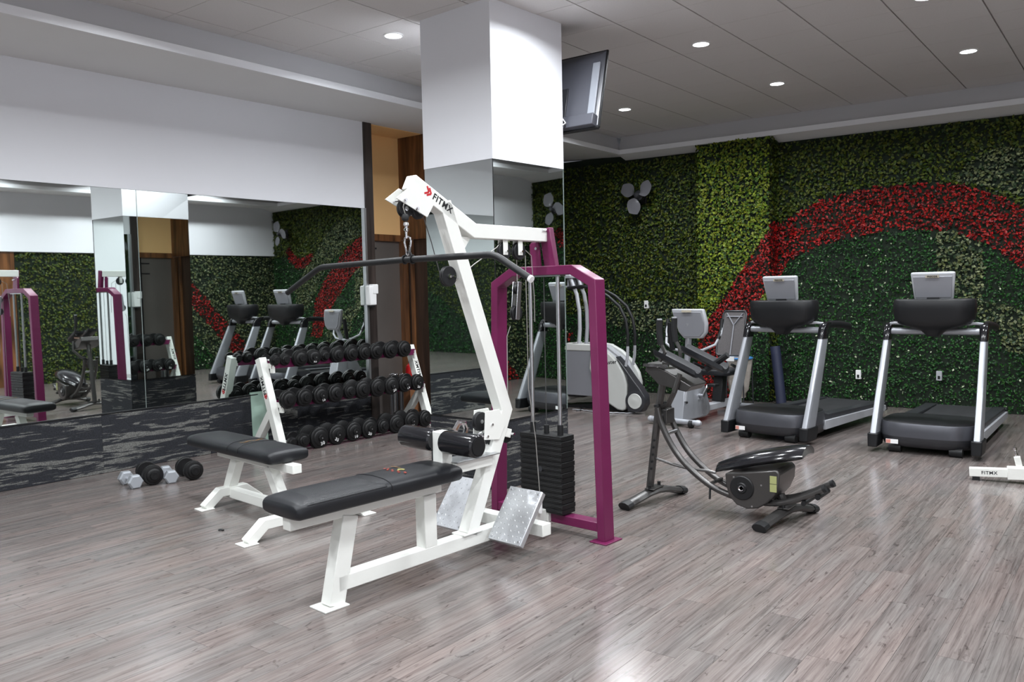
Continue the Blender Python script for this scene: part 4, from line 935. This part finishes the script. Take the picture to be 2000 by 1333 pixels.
# ================================================================ AB COASTER
def coaster():
    t=thing('ab_coaster','dark grey abdominal trainer with curved rails and rolling knee pad in front of the treadmills','gym machine',(0,0,0),0)
    t.location=(-2.70,5.10,0)
    L=lambda x,y,z:(x+2.70,y-5.10,z)
    def foot(x,lab):
        pts=[L(x-.06,4.83,.030),L(x-.045,4.93,.045),L(x-.015,5.05,.072),L(x+.0,5.14,.078),L(x+.02,5.25,.068),L(x+.045,5.36,.040),L(x+.055,5.42,.030)]
        f=MB().pipe(pts,.034,8,sq=(1.25,.72)).build(lab,M_gun,t,smooth=40)
        for a,b in ((0,1),(-1,-2)):
            p=Vector(pts[a]); q=Vector(pts[b]); d=(q-p).normalized()
            MB().pipe([p-d*.025-Vector((0,0,.002)),p-d*.01,p+d*.03],.037,10,sq=(1.3,.80)).build('rubber_cap',M_rubber,f)
        MB().box(pts[3][0]-.035,pts[3][0]+.035,pts[3][1]-.10,pts[3][1]+.06,.098,.106).build('foot_bracket',M_gun,f,bevel=.002)
        for dy in (-.09,.05): MB().cyl((pts[3][0],pts[3][1]+dy,.10),(pts[3][0],pts[3][1]+dy,.13),.012,8).build('knob',M_rubber,f)
        return f
    foot(-2.70,'rear_foot'); foot(-1.77,'front_foot')
    # main post
    MB().pipe([L(-2.735,5.12,.09),L(-2.66,5.12,.66),L(-2.60,5.12,.98)],.030,8,sq=(1.0,.85)).build('main_post',M_gun,t,smooth=40)
    for k in range(5): MB().cyl(L(-2.70+.006*k,5.075,.24+.05*k),L(-2.70+.006*k,5.085,.24+.05*k),.008,8).build('adjust_hole',M_rubber,t)
    # arm pads (two troughs) and grips
    for dy,dx in ((-.095,0),(.115,.10)):
        m=MB(); rings=[]
        for u in (0,.06,.5,.94,1):
            x=-2.62+.30*u+dx; z=1.055-.135*u+ (0 if dy<0 else .015); k=.85 if u in (0,1) else 1
            rings.append([Vector(L(x+.0,5.12+dy+v*.062*k,z+w*.026*k)) for v,w in ((-1,1.2),(-.6,.4),(0,.1),(.6,.4),(1,1.2),(1.05,.0),(.6,-1),(-.6,-1),(-1.05,0))])
        m.loft(rings).build('arm_pad',M_vinyl,t,smooth=50)
    MB().prism([(.02,.985),(.17,.93),(.34,.84),(.30,.80),(.10,.84),(.0,.93)],'y',-.10,.15).build('pad_bracket',M_gun,t,bevel=.006)
    MB().pipe([L(-2.36,5.24,.93),L(-2.28,5.24,.985),L(-2.21,5.24,1.035)],.022,10).build('short_grip',M_blackp,t)
    MB().pipe([L(-2.44,5.0,.92),L(-2.47,4.98,.80),L(-2.55,5.05,.70),L(-2.65,5.12,.66)],.018,8).build('pad_strut',M_gun,t)
    for y,dx in ((4.99,.10),(5.30,.055)):
        L0=L; LL=lambda x,yy,z:L(x+dx,yy,z)
        h=MB().pipe([L(-2.58,y,1.0),LL(-2.64,y,1.06),LL(-2.672,y,1.12),LL(-2.680,y,1.20)],.014,8).build('handle',M_gun,t)
        MB().pipe([LL(-2.672,y,1.11),LL(-2.682,y,1.20),LL(-2.680,y,1.275)],.021,10).build('handle_grip',M_rubber,h)
        MB().cyl(LL(-2.680,y,1.275),LL(-2.680,y,1.283),.017,10).build('grip_cap',M_silverp,h)
    MB().box(.0,.18,-.12,-.11,.96,.98).build('chrome_trim',M_chrome,t)
    # rails
    f=[(-2.635,.675),(-2.612,.578),(-2.552,.457),(-2.478,.353),(-2.37,.258),(-2.245,.180),(-2.125,.140),(-2.02,.122),(-1.90,.120),(-1.78,.135),(-1.66,.182),(-1.53,.252)]
    def smoothp(p,k=4):
        out=[]
        for i in range(len(p)-1):
            p0=p[max(i-1,0)];p1=p[i];p2=p[i+1];p3=p[min(i+2,len(p)-1)]
            for j in range(k):
                s=j/k; out.append(tuple(.5*((2*p1[c])+(-p0[c]+p2[c])*s+(2*p0[c]-5*p1[c]+4*p2[c]-p3[c])*s*s+(-p0[c]+3*p1[c]-3*p2[c]+p3[c])*s**3) for c in (0,1)))
        return out+[p[-1]]
    for y in (5.055,5.215):
        r=MB().pipe([L(x,y,z) for x,z in smoothp(f)],.0205,12).build('curved_rail',M_gun,t,smooth=50)
        MB().lathe([(.001,0),(.023,0),(.023,.02),(.001,.02)],L(-1.53,y,.252),(.85,0,.5),12).build('rail_cap',M_rubber,r)
        MB().lathe([(.001,0),(.022,0),(.022,.016),(.001,.016)],L(-2.637,y,.680),(-.2,0,1),12).build('rail_cap',M_rubber,r)
    for x,z in ((-2.57,.50),(-2.62,.62)): MB().cyl(L(x,5.055,z),L(x,5.215,z),.013,10).build('rail_spacer',M_steel,t)
    MB().box(*[v for p in ((-2.66+2.70,-2.58+2.70),(-.02,.10),(.56,.66)) for v in p]).build('post_clamp',M_gun,t,bevel=.004)
    MB().cyl(L(-1.555,5.03,.205),L(-1.555,5.235,.205),.017,12).build('stop_bar',M_rubber,t); MB().cyl(L(-1.64,5.03,.155),L(-1.64,5.235,.155),.015,12).build('stop_bar',M_rubber,t)
    MB().cyl(L(-2.245,5.055,.20),L(-2.245,5.215,.20),.012,8).build('rail_spacer',M_gun,t)
    # adjustment strut and front stem
    MB().pipe([L(-2.69,5.12,.31),L(-2.56,5.12,.28),L(-2.42,5.12,.26),L(-2.31,5.12,.265),L(-2.25,5.13,.255)],.010,8).build('adjust_strut',M_gun,t)
    MB().pipe([L(-2.24,5.10,.21),L(-2.25,5.04,.17),L(-2.235,5.0,.11)],.008,6).build('lock_pin',M_rubber,t)
    MB().pipe([L(-1.79,5.135,.10),L(-1.815,5.135,.17)],.026,8).build('front_stem',M_gun,t); MB().pipe([L(-1.80,5.135,.11),L(-1.93,5.135,.165)],.014,8).build('front_brace',M_gun,t)
    # carriage housing: drum with upper box
    hp=[(-2.125,.275),(-2.122,.24),(-2.12,.20),(-2.10,.13),(-2.05,.080),(-1.98,.062),(-1.91,.075),(-1.855,.11),(-1.805,.17),(-1.775,.24),(-1.770,.31),(-1.79,.335)]
    hg=MB().prism([(x+2.70,z+.02) for x,z in hp],'y',4.985-5.10,5.285-5.10).build('carriage_housing',M_gun,t,bevel=.010)
    for y,dd in ((4.985,-1),(5.285,1)):
        k=MB().lathe([(.001,.018),(.03,.018),(.035,.010),(.072,.010),(.078,.004),(.078,0),(.001,0)],L(-2.01,y,.215),(0,dd,0),28).build('hub_disc',M_rubber,hg)
        MB().lathe([(.011,.018),(.017,.024),(.019,.018)],L(-2.01,y,.215),(0,dd,0),20).build('hub_ring',M_chrome,k)
        for a in (0,1.6,3.6): MB().cyl(L(-1.985+.108*math.cos(a-1.2),y,.205+.108*math.sin(a-1.2)),L(-1.985+.108*math.cos(a-1.2),y+dd*.003,.205+.108*math.sin(a-1.2)),.006,8).build('screw',M_steel,hg)
    for z in (.290,.238): MB().box(.870,.912,-.1185,-.115,z-.024,z+.024).build('label_sticker',M_ylw,hg,smooth=0)
    # knee pad: saddle, wedge nosed
    rings=[]
    for u in [0,.03,.08,.2,.35,.5,.65,.8,.9,.97,1]:
        x=-2.225+.58*u; wdt=.16*(.45+.55*min(1,u/.35))*(1-.25*max(0,u-.8)/.2); zc=.300+.235*u-.075*u*u; th=.024*(.5+.5*min(1,u/.25))*(1-.35*max(0,u-.88)/.12)
        rings.append([Vector(L(x,5.14+v*wdt,zc+w*th+ (.022 if w>0 else 0)*(1-v*v)-.02*v*v)) for v,w in ((-1,.1),(-.92,.75),(-.7,1),(-.35,.92),(0,.8),(.35,.92),(.7,1),(.92,.75),(1,.1),(.9,-.9),(.5,-1),(0,-1),(-.5,-1),(-.9,-.9))])
    MB().loft(rings).build('knee_pad',M_vinylr,t,smooth=60)
    return t
coaster()
# ================================================================ WALL FAN, TV, DISPENSER, OUTLETS
def fan(label,loc,rot):
    t=thing('wall_fan',label,'fan',loc,0)
    SP=math.radians(rot)
    MB().box(-.05,.05,.10,.135,-.10,.08).build('wall_plate',M_blackp,t,bevel=.006)
    MB().pipe([(0,.11,-.05),(0,.04,-.06),(0,-.02,-.03),(0,-.03,0)],.022,10).build('arm',M_blackp,t)
    MB().lathe([(.001,.08),(.05,.075),(.07,.04),(.07,-.03),(.05,-.05),(.001,-.05)],(0,0,0),(0,1,0),20).build('motor',M_dark,t)
    MB().lathe([(.001,-.105),(.03,-.10),(.045,-.08),(.048,-.05),(.001,-.05)],(0,0,0),(0,1,0),20).build('hub',M_dark,t)
    for a0 in (SP+math.radians(22),SP+math.radians(140),SP+math.radians(243)):
        v=[];f=[];nu,nv=9,6
        for layer in (0,.004):
            for i in range(nu):
                u=i/(nu-1); r=.045+.215*u; w=.30+.62*math.sin(pi*min(1,u*1.02)**.75)*(1 if u<.98 else .6)
                for j in range(nv):
                    s=j/(nv-1)-.5; a=a0+s*w*1.5+.25*u; v.append((r*math.cos(a),-.075+s*.045*(1-.4*u)+layer,r*math.sin(a)))
        for l in range(2):
            for i in range(nu-1):
                for j in range(nv-1):
                    b=l*nu*nv+i*nv+j; f.append((b,b+1,b+nv+1,b+nv))
        nn=nu*nv; bd=[i*nv for i in range(nu)]+[(nu-1)*nv+j for j in range(1,nv)]+[i*nv+nv-1 for i in range(nu-2,-1,-1)]+[j for j in range(nv-2,0,-1)]
        for i in range(len(bd)): a=bd[i];b=bd[(i+1)%len(bd)]; f.append((a,b,b+nn,a+nn))
        MB().add(v,f).build('blade',M_fan,t,smooth=60)
fan('black and grey three-blade fan high on the plant wall left of the pilaster',(-5.60,10.27,2.755),0)
fan('second wall fan on the plant wall, seen in the mirror above the red flowers',(.72,10.40,2.76),35)
def tv():
    t=thing('television','flat television seen from behind, tilted down on the back of the column','television',(0,0,0),0)
    t.location=(-4.12,5.79,3.085)
    tilt=math.radians(14); R_=Matrix.Rotation(-tilt,4,'X')
    w=.655;hh=.328
    def B(x0,x1,y0,y1,z0,z1,n,m,par=t,bev=.006):
        return MB().box(x0,x1,y0,y1,z0,z1,R_).build(n,m,par,bevel=bev)
    B(-w,w,.0,.022,-hh,hh,'front_frame',M_blackp)
    b=MB().add([R_@Vector(p) for p in ((-w+.01,0,-hh+.01),(w-.01,0,-hh+.01),(w-.01,0,hh-.01),(-w+.01,0,hh-.01),(-w+.10,-.045,-hh+.05),(w-.10,-.045,-hh+.05),(w-.10,-.045,hh-.09),(-w+.10,-.045,hh-.09))],[(0,1,2,3),(4,7,6,5),(0,4,5,1),(1,5,6,2),(2,6,7,3),(3,7,4,0)]).build('back_shell',M_tv,t,bevel=.004)
    B(w-.098,w-.03,-.048,-.030,-hh+.06,hh-.12,'light_band',M_tvl,b)
    B(-w+.03,-w+.098,-.048,-.030,-hh+.06,hh-.12,'light_band',M_tvl,b)
    B(-w+.02,w-.02,-.075,-.0,-hh,-hh+.095,'lower_housing',M_tv,b)
    B(-w+.005,w-.005,-.02,.018,-hh-.012,-hh,'bottom_strip',M_blackp,b,.002)
    for x in (.30,): 
        B(x-.055,x+.055,-.060,-.044,-.26,.02,'port_panel',M_dark,b,.004)
        for k in range(5): B(x-.045,x-.030,-.064,-.059,-.22+.05*k,-.20+.05*k,'port',M_silverp,b,.001)
    for s in (-1,1):
        B(s*.18-.02,s*.18+.02,-.075,-.050,-.22,.20,'mount_rail',M_dark)
    MB().box(-.24,.24,-.122,-.112,-.12,.12).build('mount_plate',M_dark,t); MB().box(-.22,.22,-.115,-.055,-.03,.03).build('mount_arm',M_dark,t)
    MB().pipe([R_@Vector(p) for p in ((.34,-.07,-.24),(.40,-.10,-.30),(.36,-.12,-.34),(.32,-.11,-.30),(.33,-.10,-.10),(.31,-.115,.02))],.006,8).build('white_cable',M_wht,t)
tv()
t=thing('soap_dispenser','white wall dispenser at the right edge of the mirror above the rack','dispenser',(-6.915,6.475,1.46),0)
MB().box(-.045,.03,-.075,.03,-.105,.115).build('body',M_wht,t,bevel=.012); MB().box(-.045,.035,-.03,.055,.02,.13).build('lid',M_wht,t,bevel=.01); MB().box(-.03,.015,-.05,.01,-.125,-.105).build('nozzle',M_blackp,t,bevel=.002)
for x,z,lab in ((-5.576,1.248,'white outlet box on the plant wall right of the stepper handrail'),(-2.763,.378,'white power outlet on the plant wall between the treadmills'),(-1.884,.40,'grey power outlet low on the plant wall behind the right treadmill')):
    t=thing('power_outlet',lab,'outlet',(x,W(x)-.058,z),0,'outlets on the plant wall')
    MB().box(-.030,.030,0,.05,-.055,.055).build('cover',M_wht if z!=.40 else M_silverp,t,bevel=.004); MB().box(-.012,.012,-.004,0,-.035,.0).build('socket',M_blackp,t)
t=thing('padded_post','dark navy padded post leaning against the plant wall behind the left treadmill','post',(-3.57,10.12,0),0)
MB().pipe([(0,0,.02),(-.045,.03,.35),(-.10,.06,.72)],.062,12).build('padding',M_navy,t,smooth=50); MB().lathe([(.001,0),(.075,0),(.075,.02),(.001,.02)],(0,0,0),(0,0,1),16).build('base',M_blackp,t)
# waste bag stand beside the bike
t=thing('bag_stand','translucent rubbish bag hanging from a blue-rimmed stand between the bike and the treadmill','bag',(-4.03,9.92,0),0)
MB().torus((0,0,.585),(0,0,1),.155,.013,28,8).build('blue_rim',M_blue,t)
for a in (.6,2.2,3.9,5.4): MB().pipe([(.155*math.cos(a),.155*math.sin(a),.585),(.17*math.cos(a),.17*math.sin(a),.0)],.009,8).build('stand_leg',M_dark,t)
rr=[]
for k in range(11):
    u=k/10; z=.59-.50*u; R=.15*(1-.25*u)*(1 if u<.9 else .7)
    rr.append([Vector((R*(1+.10*math.sin(5*a+u*4))*math.cos(a),R*(1+.10*math.sin(5*a+u*4))*math.sin(a),z)) for a in [2*pi*j/24 for j in range(24)]])
MB().loft(rr).build('bag',M_bag,t,smooth=60)
MB().lathe([(.001,.03),(.03,.02),(.035,0),(.02,-.03),(.001,-.035)],(-.13,-.12,.50),(0,0,1),12).build('blue_knot',M_blue,t)
# fire extinguisher and bins by the walnut door
t=thing('fire_extinguisher','small red fire extinguisher on a brown stand by the walnut door behind the dumbbell rack','extinguisher',(-6.97,7.08,0),0)
MB().lathe([(.001,.36),(.048,.36),(.052,.375),(.052,.58),(.040,.62),(.018,.635),(.015,.65),(.001,.65)],(0,0,0),(0,0,1),20).build('cylinder',M_extred,t)
MB().box(-.015,.05,-.010,.010,.65,.68).build('valve_handle',M_blackp,t,bevel=.003); MB().pipe([(.015,0,.655),(.070,0,.62),(.075,0,.45)],.007,8).build('hose',M_rubber,t)
MB().box(-.06,.06,-.06,.06,.0,.36).build('stand',mat('brown_stand',(.20,.085,.035),.5),t,bevel=.006)
for k,(x,y) in enumerate(((-7.13,7.14),(-7.26,7.10))):
    t=thing('steel_bin','narrow brushed steel cylinder on the floor by the walnut door, %s one'%('right' if k==0 else 'left'),'bin',(x,y,0),0,'steel cylinders by the door')
    MB().lathe([(.001,0),(.06,0),(.06,.50),(.052,.505),(.050,.49),(.001,.49)],(0,0,0),(0,0,1),20).build('body',M_steel,t); MB().torus((0,0,.50),(0,0,1),.058,.006,20,6).build('rim',M_chrome,t)
# ================================================================ MACHINE ENTERING FROM THE RIGHT
def rmach():
    t=thing('seated_machine','white and purple seated machine with black roller entering the frame at the right edge','gym machine',(-1.035,6.98,0),8)
    MB().bar([(0,.058),(.40,.078)],.062,'y',-.031,.031).build('inner_tube',M_white,t,bevel=.003)
    MB().box(.02,.07,-.03,.03,0,.03).build('floor_pad',M_rubber,t)
    s=MB().bar([(.245,.070),(1.05,.112)],.088,'y',-.044,.044).build('outer_sleeve',M_white,t,bevel=.004)
    MB().bar([(.325,.105),(.305,.195)],.042,'y',-.02,.02).build('pin_post',M_white,t,bevel=.003)
    MB().lathe([(.008,0),(.012,.015),(.007,.03),(.007,.045),(.013,.05),(.013,.065),(.001,.07)],(.303,0,.195),(-.2,0,1),12).build('pin_knob',M_chrome,t)
    MB().lathe([(.001,0),(.095,0),(.105,.012),(.105,.19),(.095,.20),(.001,.20)],(.47,.05,.150),(0,1,0),28).build('wheel_pad',M_rubber,t)
    MB().bar([(1.0,.004),(1.12,1.02)],.08,'y',-.05,.05).build('post',M_purple,t,bevel=.004)
    MB().box(1.0,1.16,-.20,.20,.96,1.10).build('weight_cover',M_purple,t,bevel=.01)
    for s in (-1,1):
        MB().bar([(.55,.006),(1.45,.006)],.012,'y',s*.30-.03,s*.30+.03).build('floor_plate',M_white,t)
        MB().bar([(1.05,.70),(.80,.62),(.72,.40)],.05,'y',s*.27-.02,s*.27+.02).build('press_arm',M_white,t,bevel=.004)
        MB().cyl((.62,s*.27,.42),(.78,s*.27,.38),.018,10).build('grip',M_rubber,t)
    MB().bar([(1.35,-.30),(1.35,.30)],.06,'z',.012,.07).build('rear_foot',M_white,t,bevel=.004)
    MB().bar([(1.04,.05),(1.40,.05)],.07,'y',-.03,.03).build('rear_tube',M_white,t,bevel=.004)
    b=MB().box(.93,1.01,-.17,.17,.47,.92).build('backrest',M_vinyl,t,bevel=.02,seg=3)
    MB().box(.926,.930,-.09,.09,.66,.70).build('embroidered_mark',mat('dull_orange_print',(.45,.16,.03),.6),b)
    MB().box(.62,1.0,-.17,.17,.38,.45).build('seat',M_vinyl,t,bevel=.02,seg=3)
    MB().bar([(.80,.09),(.84,.38)],.06,'y',-.03,.03).build('seat_post',M_white,t,bevel=.004)
    text('lettering','MATRIX' if False else 'FITMX',.034,M_dark,t,(.13,-.0316,.064),(1,0,.05),(-.05,0,1),off=.0006)
rmach()
